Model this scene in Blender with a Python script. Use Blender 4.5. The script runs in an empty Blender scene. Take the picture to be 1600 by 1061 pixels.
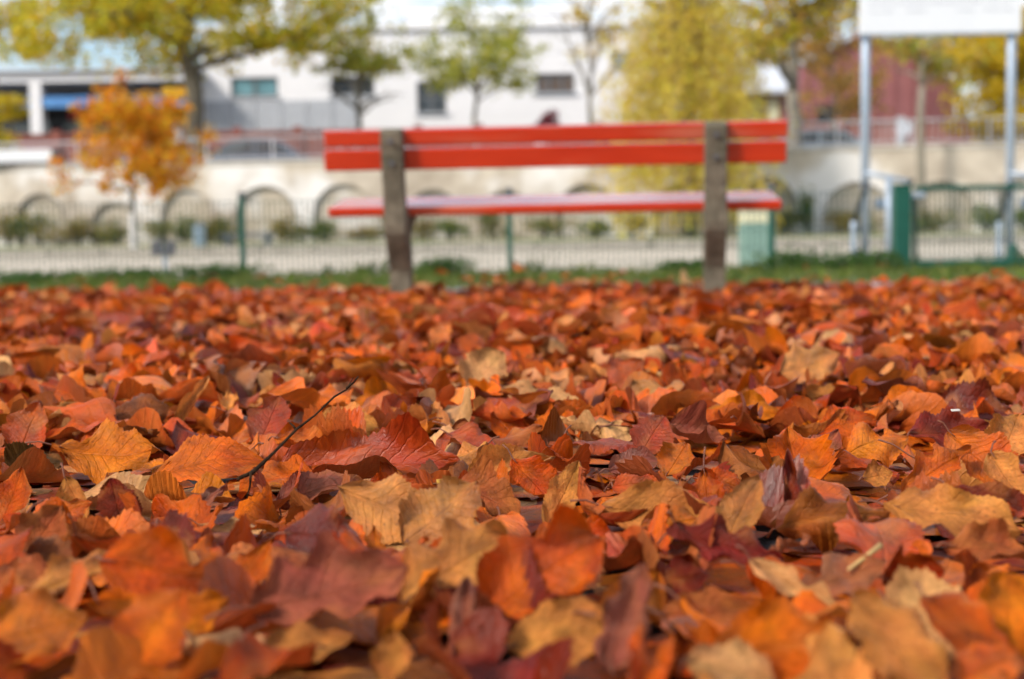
import bpy, math, random
import numpy as np
from mathutils import Vector, Matrix
R = math.radians
random.seed(7); rng = np.random.default_rng(7)
SC = bpy.context.scene
COL = SC.collection

# ------------------------------------------------------------------ camera
FPX, CX, CY = 2222.0, 800.0, 530.5          # focal length and centre in photograph pixels
CAMH, PITCH, ROLL = 0.27, R(4.34), R(0.9)
CAM = Vector((0, 0, CAMH))
FW = Vector((0, math.cos(PITCH), -math.sin(PITCH)))
U0 = Vector((0, math.sin(PITCH), math.cos(PITCH))); X0 = Vector((1, 0, 0))
RC = X0*math.cos(ROLL) - U0*math.sin(ROLL)
UC = X0*math.sin(ROLL) + U0*math.cos(ROLL)
cd = bpy.data.cameras.new('camera'); cam = bpy.data.objects.new('camera', cd); COL.objects.link(cam)
m = Matrix((RC, UC, -FW)).transposed().to_4x4(); m.translation = CAM
cam.matrix_world = m
cd.sensor_width = 36; cd.lens = 50; cd.clip_start = 0.05; cd.clip_end = 6000
cd.dof.use_dof = True; cd.dof.focus_distance = 1.62; cd.dof.aperture_fstop = 4.2; cd.dof.aperture_blades = 0
SC.camera = cam

# ------------------------------------------------------------------ light
SUN_EL, SUN_AZ = R(40), R(232)               # azimuth clockwise from +Y: behind the camera, to the left
world = bpy.data.worlds.new('World'); SC.world = world; world.use_nodes = True
nt = world.node_tree; nt.nodes.clear()
N = nt.nodes.new; LK = nt.links.new
wo = N('ShaderNodeOutputWorld'); bg = N('ShaderNodeBackground'); bg.inputs[1].default_value = 0.072
sky = N('ShaderNodeTexSky'); sky.sky_type = 'NISHITA'; sky.sun_disc = False
sky.sun_elevation = SUN_EL; sky.sun_rotation = SUN_AZ
tc = N('ShaderNodeTexCoord'); nz = N('ShaderNodeTexNoise'); nz.inputs['Scale'].default_value = 4.5
nz.inputs['Detail'].default_value = 6; nz.inputs['Roughness'].default_value = 0.6
cr = N('ShaderNodeValToRGB'); cr.color_ramp.elements[0].position = 0.43; cr.color_ramp.elements[1].position = 0.58
nz2 = N('ShaderNodeTexNoise'); nz2.inputs['Scale'].default_value = 9
cr2 = N('ShaderNodeValToRGB'); cr2.color_ramp.elements[0].color = (4.5, 4.8, 5.5, 1); cr2.color_ramp.elements[1].color = (7.4, 7.3, 7.2, 1)
mx = N('ShaderNodeMix'); mx.data_type = 'RGBA'
LK(tc.outputs['Generated'], nz.inputs['Vector']); LK(nz.outputs[0], cr.inputs[0]); LK(tc.outputs['Generated'], nz2.inputs['Vector'])
LK(nz2.outputs[0], cr2.inputs[0]); LK(cr.outputs[0], mx.inputs[0]); LK(sky.outputs[0], mx.inputs[6]); LK(cr2.outputs[0], mx.inputs[7])
LK(mx.outputs[2], bg.inputs[0]); LK(bg.outputs[0], wo.inputs[0])
sl = bpy.data.lights.new('sun', 'SUN'); sl.energy = 1.5; sl.angle = R(10); sl.color = (1, 0.91, 0.80)
so = bpy.data.objects.new('sun', sl); COL.objects.link(so)
sd = Vector((math.sin(SUN_AZ)*math.cos(SUN_EL), math.cos(SUN_AZ)*math.cos(SUN_EL), math.sin(SUN_EL)))
so.rotation_euler = (-sd).to_track_quat('-Z', 'Y').to_euler(); so.location = (-4, -6, 9)
vs = SC.view_settings; vs.view_transform = 'Standard'; vs.look = 'None'; vs.gamma = 1; vs.exposure = 1.35; vs.use_curve_mapping = False
SC.cycles.use_denoising = True
SC.cycles.max_bounces = 4; SC.cycles.diffuse_bounces = 1; SC.cycles.transmission_bounces = 2; SC.cycles.glossy_bounces = 2
SC.cycles.use_adaptive_sampling = True; SC.cycles.adaptive_threshold = 0.025

# ------------------------------------------------------------------ helpers
def ray(px, py):
    return FW + RC*((px-CX)/FPX) + UC*((CY-py)/FPX)
def at(px, py, Y):
    d = ray(px, py); return CAM + d*(Y/d.y)
def on_plane(px, py, z):
    d = ray(px, py); return CAM + d*((z-CAMH)/d.z)
def proj(p):
    v = Vector(p)-CAM; w = v.dot(FW)
    return CX+FPX*v.dot(RC)/w, CY-FPX*v.dot(UC)/w

def tag(o, label=None, cat=None, group=None, kind=None):
    if label: o['label'] = label
    if cat: o['category'] = cat
    if group: o['group'] = group
    if kind: o['kind'] = kind
    return o
def empty(name, loc):
    o = bpy.data.objects.new(name, None); o.empty_display_size = 0.1; COL.objects.link(o); o.location = loc; return o
def rootloc(p):
    v = Vector((0, 0, 0))
    while p is not None:
        v += p.location; p = p.parent
    return v

class MB:
    """collects shapes in world coordinates; build() links them as one mesh object"""
    def __init__(s): s.v = []; s.f = []
    def add(s, vs, fs):
        b = len(s.v); s.v += [tuple(v) for v in vs]; s.f += [tuple(i+b for i in f) for f in fs]; return s
    def box(s, c, d, rz=0, M=None, bev=0.0):
        hx, hy, hz = d[0]/2, d[1]/2, d[2]/2
        if bev > 0:
            b = min(bev, hx*.9, hy*.9, hz*.9); vs = []; idx = {}
            for sx in (-1, 1):
                for sy in (-1, 1):
                    for sz in (-1, 1):
                        for k in range(3):
                            p = [sx*hx, sy*hy, sz*hz]
                            for j in range(3):
                                if j != k: p[j] -= (sx, sy, sz)[j]*b
                            idx[(sx, sy, sz, k)] = len(vs); vs.append(p)
            fs = []
            for k in range(3):
                a1, a2 = (k+1) % 3, (k+2) % 3
                for sg in (-1, 1):
                    q = []
                    for (p, r) in ((-1, -1), (1, -1), (1, 1), (-1, 1)):
                        t = [0, 0, 0]; t[k] = sg; t[a1] = p; t[a2] = r; q.append(idx[(*t, k)])
                    fs.append(q if sg > 0 else q[::-1])
            for k in range(3):
                a1, a2 = (k+1) % 3, (k+2) % 3
                for p in (-1, 1):
                    for r in (-1, 1):
                        t0 = [0, 0, 0]; t1 = [0, 0, 0]; t0[k] = -1; t1[k] = 1
                        t0[a1] = t1[a1] = p; t0[a2] = t1[a2] = r
                        q = [idx[(*t0, a1)], idx[(*t1, a1)], idx[(*t1, a2)], idx[(*t0, a2)]]
                        fs.append(q)
            for sx in (-1, 1):
                for sy in (-1, 1):
                    for sz in (-1, 1): fs.append([idx[(sx, sy, sz, k)] for k in range(3)])
        else:
            vs = [[x*hx, y*hy, z*hz] for x in (-1, 1) for y in (-1, 1) for z in (-1, 1)]
            fs = [(0, 1, 3, 2), (4, 6, 7, 5), (0, 4, 5, 1), (2, 3, 7, 6), (0, 2, 6, 4), (1, 5, 7, 3)]
        if M is None: M = Matrix.Rotation(rz, 3, 'Z')
        c = Vector(c)
        return s.add([c+M@Vector(v) for v in vs], fs)
    def tube(s, pts, rad, n=8, cap=True):
        pts = [Vector(p) for p in pts]; b = len(s.v)
        if not hasattr(rad, '__len__'): rad = [rad]*len(pts)
        up = Vector((0, 0, 1)); prev = None
        for i, p in enumerate(pts):
            t = (pts[min(i+1, len(pts)-1)]-pts[max(i-1, 0)]).normalized()
            if prev is None:
                a = t.cross(up if abs(t.z) < .9 else Vector((1, 0, 0))).normalized()
            else:
                a = (prev - t*prev.dot(t)).normalized()
            prev = a; c = t.cross(a)
            for k in range(n):
                w = 2*math.pi*k/n
                s.v.append(tuple(p + (a*math.cos(w)+c*math.sin(w))*rad[i]))
        for i in range(len(pts)-1):
            for k in range(n):
                k2 = (k+1) % n
                s.f.append((b+i*n+k, b+i*n+k2, b+(i+1)*n+k2, b+(i+1)*n+k))
        if cap:
            s.f.append(tuple(b+k for k in range(n))[::-1]); s.f.append(tuple(b+(len(pts)-1)*n+k for k in range(n)))
        return s
    def prism(s, poly, axis_o, ex, ey, ez, w):
        """poly (a,b) in plane ex,ey, extruded +-w/2 along ez"""
        n = len(poly); o = Vector(axis_o); vs = []
        for sg in (-.5, .5):
            for (a, b) in poly: vs.append(o+ex*a+ey*b+ez*(sg*w))
        fs = [tuple(range(n))[::-1], tuple(range(n, 2*n))]
        for i in range(n):
            j = (i+1) % n; fs.append((i, j, n+j, n+i))
        return s.add(vs, fs)
    def lathe(s, c, prof, n=12):
        c = Vector(c); b = len(s.v)
        for (r, z) in prof:
            for k in range(n):
                w = 2*math.pi*k/n; s.v.append((c.x+r*math.cos(w), c.y+r*math.sin(w), c.z+z))
        for i in range(len(prof)-1):
            for k in range(n):
                k2 = (k+1) % n; s.f.append((b+i*n+k, b+i*n+k2, b+(i+1)*n+k2, b+(i+1)*n+k))
        s.f.append(tuple(b+k for k in range(n))[::-1]); s.f.append(tuple(b+(len(prof)-1)*n+k for k in range(n)))
        return s
    def build(s, name, mat, parent=None, loc=(0, 0, 0), smooth=False):
        L = rootloc(parent) if parent is not None else Vector(loc)
        me = bpy.data.meshes.new(name); me.from_pydata([(v[0]-L.x, v[1]-L.y, v[2]-L.z) for v in s.v], [], s.f); me.update()
        me.materials.append(mat)
        if smooth: me.shade_smooth()
        o = bpy.data.objects.new(name, me); COL.objects.link(o)
        if parent is not None: o.parent = parent
        else: o.location = L
        return o

def raw_mesh(name, V, F, mat, parent=None, loc=(0, 0, 0), attrs=None, smooth=False, nper=4):
    """V (n,3) world, F (m,nper)"""
    L = rootloc(parent) if parent is not None else Vector(loc)
    me = bpy.data.meshes.new(name)
    n, mm = len(V), len(F)
    me.vertices.add(n); me.vertices.foreach_set('co', (np.asarray(V, dtype=np.float32)-np.array(L, dtype=np.float32)).ravel())
    me.loops.add(mm*nper); me.loops.foreach_set('vertex_index', np.asarray(F, dtype=np.int32).ravel())
    me.polygons.add(mm); me.polygons.foreach_set('loop_start', np.arange(0, mm*nper, nper, dtype=np.int32))
    me.update(calc_edges=True)
    for k, (ty, arr) in (attrs or {}).items():
        a = me.attributes.new(k, ty, 'POINT')
        a.data.foreach_set('color' if ty == 'FLOAT_COLOR' else 'vector', np.asarray(arr, dtype=np.float32).ravel())
    me.materials.append(mat)
    if smooth: me.shade_smooth()
    o = bpy.data.objects.new(name, me); COL.objects.link(o)
    if parent is not None: o.parent = parent
    else: o.location = L
    return o

# ------------------------------------------------------------------ materials
def mat_new(name):
    mt = bpy.data.materials.new(name); mt.use_nodes = True
    return mt, mt.node_tree, mt.node_tree.nodes['Principled BSDF']
def mat(name, c1, c2=None, scale=6, rough=.7, bump=.15, metal=0, crough=.12, cior=1.5, spec=.5, coords='Object', stretch=(1, 1, 1), c3=None, s3=1.5, p3=(.55, .7), coat=0, detail=6):
    mt, t, b = mat_new(name); n = t.nodes.new; l = t.links.new
    b.inputs['Roughness'].default_value = rough; b.inputs['Metallic'].default_value = metal
    b.inputs['Specular IOR Level'].default_value = spec; b.inputs['Coat Weight'].default_value = coat; b.inputs['Coat Roughness'].default_value = crough; b.inputs['Coat IOR'].default_value = cior
    tcn = n('ShaderNodeTexCoord'); mp = n('ShaderNodeMapping'); mp.inputs['Scale'].default_value = stretch
    l(tcn.outputs[coords], mp.inputs[0])
    nz = n('ShaderNodeTexNoise'); nz.inputs['Scale'].default_value = scale; nz.inputs['Detail'].default_value = detail
    nz.inputs['Roughness'].default_value = .65
    l(mp.outputs[0], nz.inputs['Vector'])
    if c2 is None: c2 = tuple(x*.8 for x in c1)
    rp = n('ShaderNodeValToRGB'); rp.color_ramp.elements[0].position = .35; rp.color_ramp.elements[1].position = .65
    rp.color_ramp.elements[0].color = (*c2, 1); rp.color_ramp.elements[1].color = (*c1, 1)
    l(nz.outputs[0], rp.inputs[0]); out = rp.outputs[0]
    if c3 is not None:
        n3 = n('ShaderNodeTexNoise'); n3.inputs['Scale'].default_value = s3; n3.inputs['Detail'].default_value = 5
        l(mp.outputs[0], n3.inputs['Vector'])
        r3 = n('ShaderNodeValToRGB'); r3.color_ramp.elements[0].position = p3[0]; r3.color_ramp.elements[1].position = p3[1]
        l(n3.outputs[0], r3.inputs[0])
        m3 = n('ShaderNodeMix'); m3.data_type = 'RGBA'; l(r3.outputs[0], m3.inputs[0]); l(out, m3.inputs[6]); m3.inputs[7].default_value = (*c3, 1)
        out = m3.outputs[2]
    l(out, b.inputs['Base Color'])
    if bump > 0:
        bp = n('ShaderNodeBump'); bp.inputs['Strength'].default_value = bump; bp.inputs['Distance'].default_value = .02
        l(nz.outputs[0], bp.inputs['Height']); l(bp.outputs[0], b.inputs['Normal'])
    return mt
def mat_foliage(name, trans=.55, rough=.6):
    """colour per leaf from the 'lc' attribute"""
    mt, t, b = mat_new(name); n = t.nodes.new; l = t.links.new
    a = n('ShaderNodeAttribute'); a.attribute_name = 'lc'
    b.inputs['Roughness'].default_value = rough; b.inputs['Specular IOR Level'].default_value = .35
    l(a.outputs['Color'], b.inputs['Base Color'])
    tr = n('ShaderNodeBsdfTranslucent'); l(a.outputs['Color'], tr.inputs[0])
    mxs = n('ShaderNodeMixShader'); mxs.inputs[0].default_value = trans
    l(b.outputs[0], mxs.inputs[1]); l(tr.outputs[0], mxs.inputs[2]); l(mxs.outputs[0], t.nodes['Material Output'].inputs[0])
    return mt
def mat_glass(name, c, rough=.05):
    mt, t, b = mat_new(name)
    b.inputs['Base Color'].default_value = (*c, 1); b.inputs['Roughness'].default_value = rough; b.inputs['Specular IOR Level'].default_value = .8
    tcn = t.nodes.new('ShaderNodeTexCoord'); nz = t.nodes.new('ShaderNodeTexNoise'); nz.inputs['Scale'].default_value = 1.3
    rp = t.nodes.new('ShaderNodeValToRGB'); rp.color_ramp.elements[0].color = (*[x*.6 for x in c], 1); rp.color_ramp.elements[1].color = (*[min(1, x*1.4) for x in c], 1)
    t.links.new(tcn.outputs['Object'], nz.inputs['Vector']); t.links.new(nz.outputs[0], rp.inputs[0]); t.links.new(rp.outputs[0], b.inputs['Base Color'])
    return mt

def mat_fallen():
    mt, t, b = mat_new('fallen_leaf'); n = t.nodes.new; l = t.links.new
    def mth(op, a, c=None, clamp=False):
        k = n('ShaderNodeMath'); k.operation = op; k.use_clamp = clamp
        for i, q in enumerate((a, c)):
            if q is None: continue
            if isinstance(q, (int, float)): k.inputs[i].default_value = q
            else: l(q, k.inputs[i])
        return k.outputs[0]
    a = n('ShaderNodeAttribute'); a.attribute_name = 'lc'
    p = n('ShaderNodeAttribute'); p.attribute_name = 'lp'
    sx = n('ShaderNodeSeparateXYZ'); l(p.outputs['Vector'], sx.inputs[0]); u, v, rd = sx.outputs
    av = mth('ABSOLUTE', v)
    # side veins: thin pulses running from the midrib forward to the edge
    cb = n('ShaderNodeCombineXYZ'); l(mth('MULTIPLY', u, 1.0), cb.inputs[0]); l(mth('MULTIPLY', v, .35), cb.inputs[1]); l(mth('MULTIPLY', rd, 97.0), cb.inputs[2])
    n1 = n('ShaderNodeTexNoise'); n1.inputs['Scale'].default_value = 3.2; n1.inputs['Detail'].default_value = 7; n1.inputs['Roughness'].default_value = .62; l(cb.outputs[0], n1.inputs['Vector'])
    tt = mth('ADD', mth('SUBTRACT', mth('MULTIPLY', u, mth('ADD', 8.0, mth('MULTIPLY', rd, 5.0))), mth('MULTIPLY', av, 2.3)), mth('MULTIPLY', n1.outputs[0], 1.6))
    fr = mth('ABSOLUTE', mth('SUBTRACT', mth('FRACT', mth('ADD', tt, 20.0)), .5))          # 0 at vein
    vein = mth('SUBTRACT', 1.0, mth('MULTIPLY', fr, 9.0), True)
    rib = mth('SUBTRACT', 1.0, mth('MULTIPLY', av, 16.0), True)
    allv = mth('MAXIMUM', mth('MULTIPLY', vein, mth('MULTIPLY', n1.outputs[0], 1.1)), rib)
    # mottling in the leaf's own coordinates
    n2 = n('ShaderNodeTexNoise'); n2.inputs['Scale'].default_value = 22; n2.inputs['Detail'].default_value = 5; n2.inputs['Roughness'].default_value = .7; l(cb.outputs[0], n2.inputs['Vector'])
    n5 = n('ShaderNodeTexNoise'); n5.inputs['Scale'].default_value = 2.4; n5.inputs['Detail'].default_value = 5; n5.inputs['Roughness'].default_value = .55
    o5 = n('ShaderNodeVectorMath'); o5.operation = 'ADD'; o5.inputs[1].default_value = (11.1, 4.7, 1.9); l(cb.outputs[0], o5.inputs[0]); l(o5.outputs[0], n5.inputs['Vector'])
    h5 = n('ShaderNodeMapRange'); h5.inputs['From Min'].default_value = .3; h5.inputs['From Max'].default_value = .7; h5.inputs['To Min'].default_value = .492; h5.inputs['To Max'].default_value = .510; l(n5.outputs[0], h5.inputs[0])
    hs = n('ShaderNodeHueSaturation'); l(a.outputs['Color'], hs.inputs['Color']); l(h5.outputs[0], hs.inputs['Hue'])
    mr = n('ShaderNodeMapRange'); mr.inputs['From Min'].default_value = .3; mr.inputs['From Max'].default_value = .7; mr.inputs['To Min'].default_value = .42; mr.inputs['To Max'].default_value = 1.42
    l(n1.outputs[0], mr.inputs[0])
    mr2 = n('ShaderNodeMapRange'); mr2.inputs['From Min'].default_value = .3; mr2.inputs['From Max'].default_value = .7; mr2.inputs['To Min'].default_value = .78; mr2.inputs['To Max'].default_value = 1.2
    l(n2.outputs[0], mr2.inputs[0])
    l(mth('MULTIPLY', mr.outputs[0], mr2.outputs[0]), hs.inputs['Value'])
    # lighter tan blotches
    rp = n('ShaderNodeValToRGB'); rp.color_ramp.elements[0].position = .56; rp.color_ramp.elements[1].position = .72
    n3 = n('ShaderNodeTexNoise'); n3.inputs['Scale'].default_value = 2.1; n3.inputs['Detail'].default_value = 4
    cb3 = n('ShaderNodeVectorMath'); cb3.operation = 'ADD'; cb3.inputs[1].default_value = (5.3, 2.1, 7.7); l(cb.outputs[0], cb3.inputs[0]); l(cb3.outputs[0], n3.inputs['Vector'])
    l(n3.outputs[0], rp.inputs[0])
    m1 = n('ShaderNodeMix'); m1.data_type = 'RGBA'; l(mth('MULTIPLY', rp.outputs[0], .5), m1.inputs[0]); l(hs.outputs[0], m1.inputs[6]); m1.inputs[7].default_value = (.58, .20, .045, 1)
    # brown decay spots
    vo = n('ShaderNodeTexVoronoi'); vo.inputs['Scale'].default_value = 9; l(cb.outputs[0], vo.inputs['Vector'])
    rs = n('ShaderNodeValToRGB'); rs.color_ramp.elements[0].position = .07; rs.color_ramp.elements[0].color = (1, 1, 1, 1); rs.color_ramp.elements[1].position = .16; rs.color_ramp.elements[1].color = (0, 0, 0, 1)
    l(vo.outputs['Distance'], rs.inputs[0])
    ms = n('ShaderNodeMix'); ms.data_type = 'RGBA'; l(mth('MULTIPLY', rs.outputs[0], .45), ms.inputs[0]); l(m1.outputs[2], ms.inputs[6]); ms.inputs[7].default_value = (.07, .018, .008, 1)
    # veins a little paler and browner
    m2 = n('ShaderNodeMix'); m2.data_type = 'RGBA'; l(mth('MULTIPLY', allv, .10), m2.inputs[0]); l(ms.outputs[2], m2.inputs[6]); m2.inputs[7].default_value = (.20, .07, .022, 1)
    # the underside is duller and paler
    ge = n('ShaderNodeNewGeometry')
    m4 = n('ShaderNodeMix'); m4.data_type = 'RGBA'; l(mth('MULTIPLY', ge.outputs['Backfacing'], .25), m4.inputs[0]); l(m2.outputs[2], m4.inputs[6]); m4.inputs[7].default_value = (.46, .15, .055, 1)
    l(m4.outputs[2], b.inputs['Base Color'])
    mrr = n('ShaderNodeMapRange'); mrr.inputs['To Min'].default_value = .13; mrr.inputs['To Max'].default_value = .58; l(n1.outputs[0], mrr.inputs[0])
    l(mrr.outputs[0], b.inputs['Roughness']); l(mth('ADD', .16, mth('MULTIPLY', mth('POWER', rd, 2.5), .6)), b.inputs['Specular IOR Level'])
    hgt = mth('ADD', mth('MULTIPLY', allv, -.55), mth('ADD', mth('MULTIPLY', n2.outputs[0], 1.1), mth('MULTIPLY', n1.outputs[0], 1.4)))
    bp = n('ShaderNodeBump'); bp.inputs['Strength'].default_value = .8; bp.inputs['Distance'].default_value = .003; l(hgt, bp.inputs['Height']); l(bp.outputs[0], b.inputs['Normal'])
    tr = n('ShaderNodeBsdfTranslucent'); l(m4.outputs[2], tr.inputs[0])
    mxs = n('ShaderNodeMixShader'); mxs.inputs[0].default_value = .15
    l(b.outputs[0], mxs.inputs[1]); l(tr.outputs[0], mxs.inputs[2]); l(mxs.outputs[0], t.nodes['Material Output'].inputs[0])
    return mt

M = dict(
    asphalt=mat('asphalt', (.045, .047, .055), (.015, .016, .02), 60, .6, .8),
    soil=mat('soil', (.10, .075, .045), (.05, .035, .02), 8, .9, .5),
    turf=mat('turf', (.075, .13, .022), (.045, .08, .015), 14, .9, .6, c3=(.13, .10, .04), s3=2.2),
    gravel=mat('gravel', (.62, .55, .45), (.44, .385, .30), 9, .9, .3, c3=(.33, .30, .22), s3=.6),
    terrace=mat('terrace_earth', (.42, .38, .26), (.22, .22, .11), 3, .9, .3, c3=(.14, .19, .05), s3=.5, p3=(.45, .6)),
    kerb=mat('kerb_stone', (.36, .36, .37), (.24, .24, .25), 12, .8, .3),
    ledge=mat('ledge_stone', (.40, .37, .32), (.27, .25, .21), 5, .85, .3),
    limestone=mat('limestone', (.66, .59, .49), (.40, .335, .265), 1.1, .9, .6, c3=(.84, .82, .80), s3=.34, p3=(.48, .58)),
    coping=mat('coping_stone', (.62, .58, .52), (.44, .40, .34), 2.5, .85, .3),
    arch=mat('arch_stone', (.27, .245, .215), (.17, .15, .13), 3, .9, .3),
    infill=mat('arch_infill', (.64, .57, .475), (.42, .36, .27), 1.1, .9, .5, c3=(.72, .71, .69), s3=.5, p3=(.52, .66)),
    street=mat('street_asphalt', (.10, .10, .105), None, 8, .9, .1),
    white=mat('white_render', (.93, .93, .94), (.87, .875, .885), .7, .8, .03),
    grey=mat('grey_cladding', (.50, .53, .57), (.45, .48, .52), 1.3, .7, .03),
    frame=mat('window_frame', (.16, .17, .18), None, 4, .5, .02),
    teal=mat_glass('teal_glass', (.16, .33, .38)), dark=mat_glass('dark_glass', (.035, .045, .06)), brownglass=mat_glass('brown_glass', (.12, .08, .06)),
    blueglass=mat_glass('blue_glass', (.16, .24, .38)),
    brick=mat('brick_red', (.36, .13, .10), (.28, .09, .075), 2.5, .85, .2, c3=(.45, .24, .22), s3=.6),
    clad_red=mat('maroon_cladding', (.38, .15, .15), (.31, .115, .12), 1.2, .75, .1),
    roof_grey=mat('pale_roof', (.66, .70, .76), (.58, .62, .68), 1.2, .5, .05),
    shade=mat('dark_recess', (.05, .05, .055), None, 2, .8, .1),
    blue=mat('blue_fascia', (.13, .36, .72), (.07, .22, .55), 2, .5, .02),
    scrap=mat('yellow_scrap', (.62, .36, .02), (.45, .2, .02), 90, .5, .3), yellow=mat('yellow_sign', (.85, .50, .02), None, 2, .5, .02),
    redpaint=mat('red_awning', (.50, .05, .03), None, 2, .6, .02),
    steel=mat('galvanised_steel', (.42, .50, .60), (.34, .42, .52), 9, .42, .05, metal=.25),
    rail=mat('railing_paint', (.55, .56, .60), (.47, .48, .52), 6, .5, .03),
    black=mat('black_rubber', (.02, .022, .025), None, 9, .6, .05),
    green=mat('green_powder_coat', (.006, .095, .065), (.004, .075, .05), 8, .45, .05),
    wire=mat('green_wire', (.012, .07, .055), None, 8, .5, 0),
    greydark=mat('dark_metal', (.10, .10, .115), None, 6, .5, .05),
    signwhite=mat('sign_white', (.86, .88, .92), (.82, .84, .89), 2, .4, .01), print=mat('sign_print', (.50, .52, .60), None, 5, .7, 0),
    sage=mat('sage_panel', (.24, .38, .32), (.20, .33, .28), 3, .5, .02), cream=mat('cream_panel', (.74, .72, .50), (.66, .64, .43), 3, .5, .02),
    binblue=mat('pale_blue_bin', (.45, .56, .66), (.38, .49, .60), 4, .5, .02),
    bark=mat('bark', (.21, .185, .14), (.12, .10, .075), 5, .9, .6, stretch=(3, 3, .6)),
    barkpale=mat('pale_bark', (.30, .27, .22), (.20, .18, .14), 6, .9, .5, stretch=(3, 3, .6)),
    barkdark=mat('dark_bark', (.09, .07, .05), (.05, .04, .03), 6, .9, .6, stretch=(3, 3, .6)),
    limewash=mat('limewash', (.68, .67, .66), (.55, .53, .5), 7, .9, .3),
    twig=mat('twig_bark', (.060, .034, .018), (.022, .012, .007), 90, .95, .6, spec=.1), straw=mat('straw', (.62, .42, .16), (.5, .3, .1), 60, .5, .2),
    petiole=mat('petiole', (.24, .075, .03), (.14, .04, .02), 70, .55, .3),
    concrete=mat('bench_concrete', (.21, .178, .125), (.115, .095, .065), 22, .9, .9, c3=(.09, .085, .055), s3=5, p3=(.52, .7)),
    paint=mat('red_paint', (.62, .040, .006), (.50, .027, .005), 5, .32, .25, stretch=(.25, 2, 2), c3=(.56, .17, .10), s3=4, p3=(.56, .74), coat=1.0, crough=.14, cior=1.9),
    redfabric=mat('red_shrub', (.2, .03, .05)), chip=mat('white_chip', (.62, .59, .54), (.45, .40, .34), 30, .6, .3),
    carblue=mat('car_blue_grey', (.10, .15, .22), (.09, .13, .20), 3, .25, 0, coat=.6), carred=mat('car_red', (.55, .035, .05), None, 3, .25, 0, coat=.6),
    carpale=mat('car_pale_blue', (.42, .50, .58), None, 3, .25, 0, coat=.6), tyre=mat('tyre', (.02, .02, .02), None, 20, .85, .1),
    rim=mat('rim', (.5, .5, .52), None, 8, .35, .02, metal=.8), lampglass=mat('lamp_glass', (.7, .7, .72), None, 8, .15, 0), lampred=mat('lamp_red', (.5, .02, .02), None, 8, .2, 0),
    foliage=mat_foliage('foliage'), grass=mat_foliage('grass_blade', .3, .55), fallen=mat_fallen(),
)

# ------------------------------------------------------------------ terrain
EDGE = lambda x: 7.30 - 0.10*x               # far edge of the leaf-covered path
LEDGE = lambda x: 33.0 - 0.10*x
WALL = lambda x: 40.2 - 0.15*x
def sheet(name, x0, x1, fa, fb, za, zb, mt, n=24, nt_=8, kind='structure', bump=0.0):
    V = []; F = []
    for i in range(n+1):
        x = x0+(x1-x0)*i/n
        for j in range(nt_+1):
            q = j/nt_; y = fa(x)*(1-q)+fb(x)*q
            V.append((x, y, za*(1-q)+zb*q + (bump*(random.random()-.5) if 0 < j < nt_ else 0)))
    for i in range(n):
        for j in range(nt_):
            a = i*(nt_+1)+j; F.append((a, a+nt_+1, a+nt_+2, a+1))
    mb = MB(); mb.add(V, F); o = mb.build(name, mt); tag(o, kind=kind); return o
K = lambda c: (lambda x: c)
mb = MB(); mb.add([(-3000, -3000, -.6), (3000, -3000, -.6), (3000, 4000, -.6), (-3000, 4000, -.6)], [(0, 1, 2, 3)])
tag(mb.build('ground', M['soil']), kind='structure')
sheet('asphalt_path', -40, 40, K(-30), lambda x: EDGE(x), -.058, -.058, M['asphalt'])
sheet('grass_verge_ground', -40, 40, lambda x: EDGE(x)+.14, K(13.9), -.035, -.15, M['turf'], 60, 16, bump=.02)
sheet('gravel_yard', -60, 60, K(13.9), LEDGE, -.154, -.16, M['gravel'], 40, 20, bump=.02)
sheet('terrace', -60, 60, lambda x: LEDGE(x)+.35, WALL, .0, .08, M['terrace'], 40, 10, bump=.05)
sheet('street', -90, 90, lambda x: WALL(x)+.4, K(130), 1.8, 1.9, M['street'], 10, 4)
# kerb along the far edge of the path: single stones
kb = empty('path_kerb', (0, 7.3, -.03)); tag(kb, kind='structure')
yaw = math.atan(-.10)
for i in range(-11, 12):
    x = i*1.0+.2; MB().box((x, EDGE(x)+.07, -.062), (.985, .12, .085), yaw, bev=.008).build('kerb_stone', M['kerb'], kb)
lg = empty('terrace_ledge', (0, 33, -.16)); tag(lg, kind='structure')
for i in range(-15, 16):
    x = i*1.3; MB().box((x, LEDGE(x)+.17, -.08+random.uniform(-.01, .01)), (1.28, .36, .19), yaw, bev=.02).build('ledge_stone', M['ledge'], lg)

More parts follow.
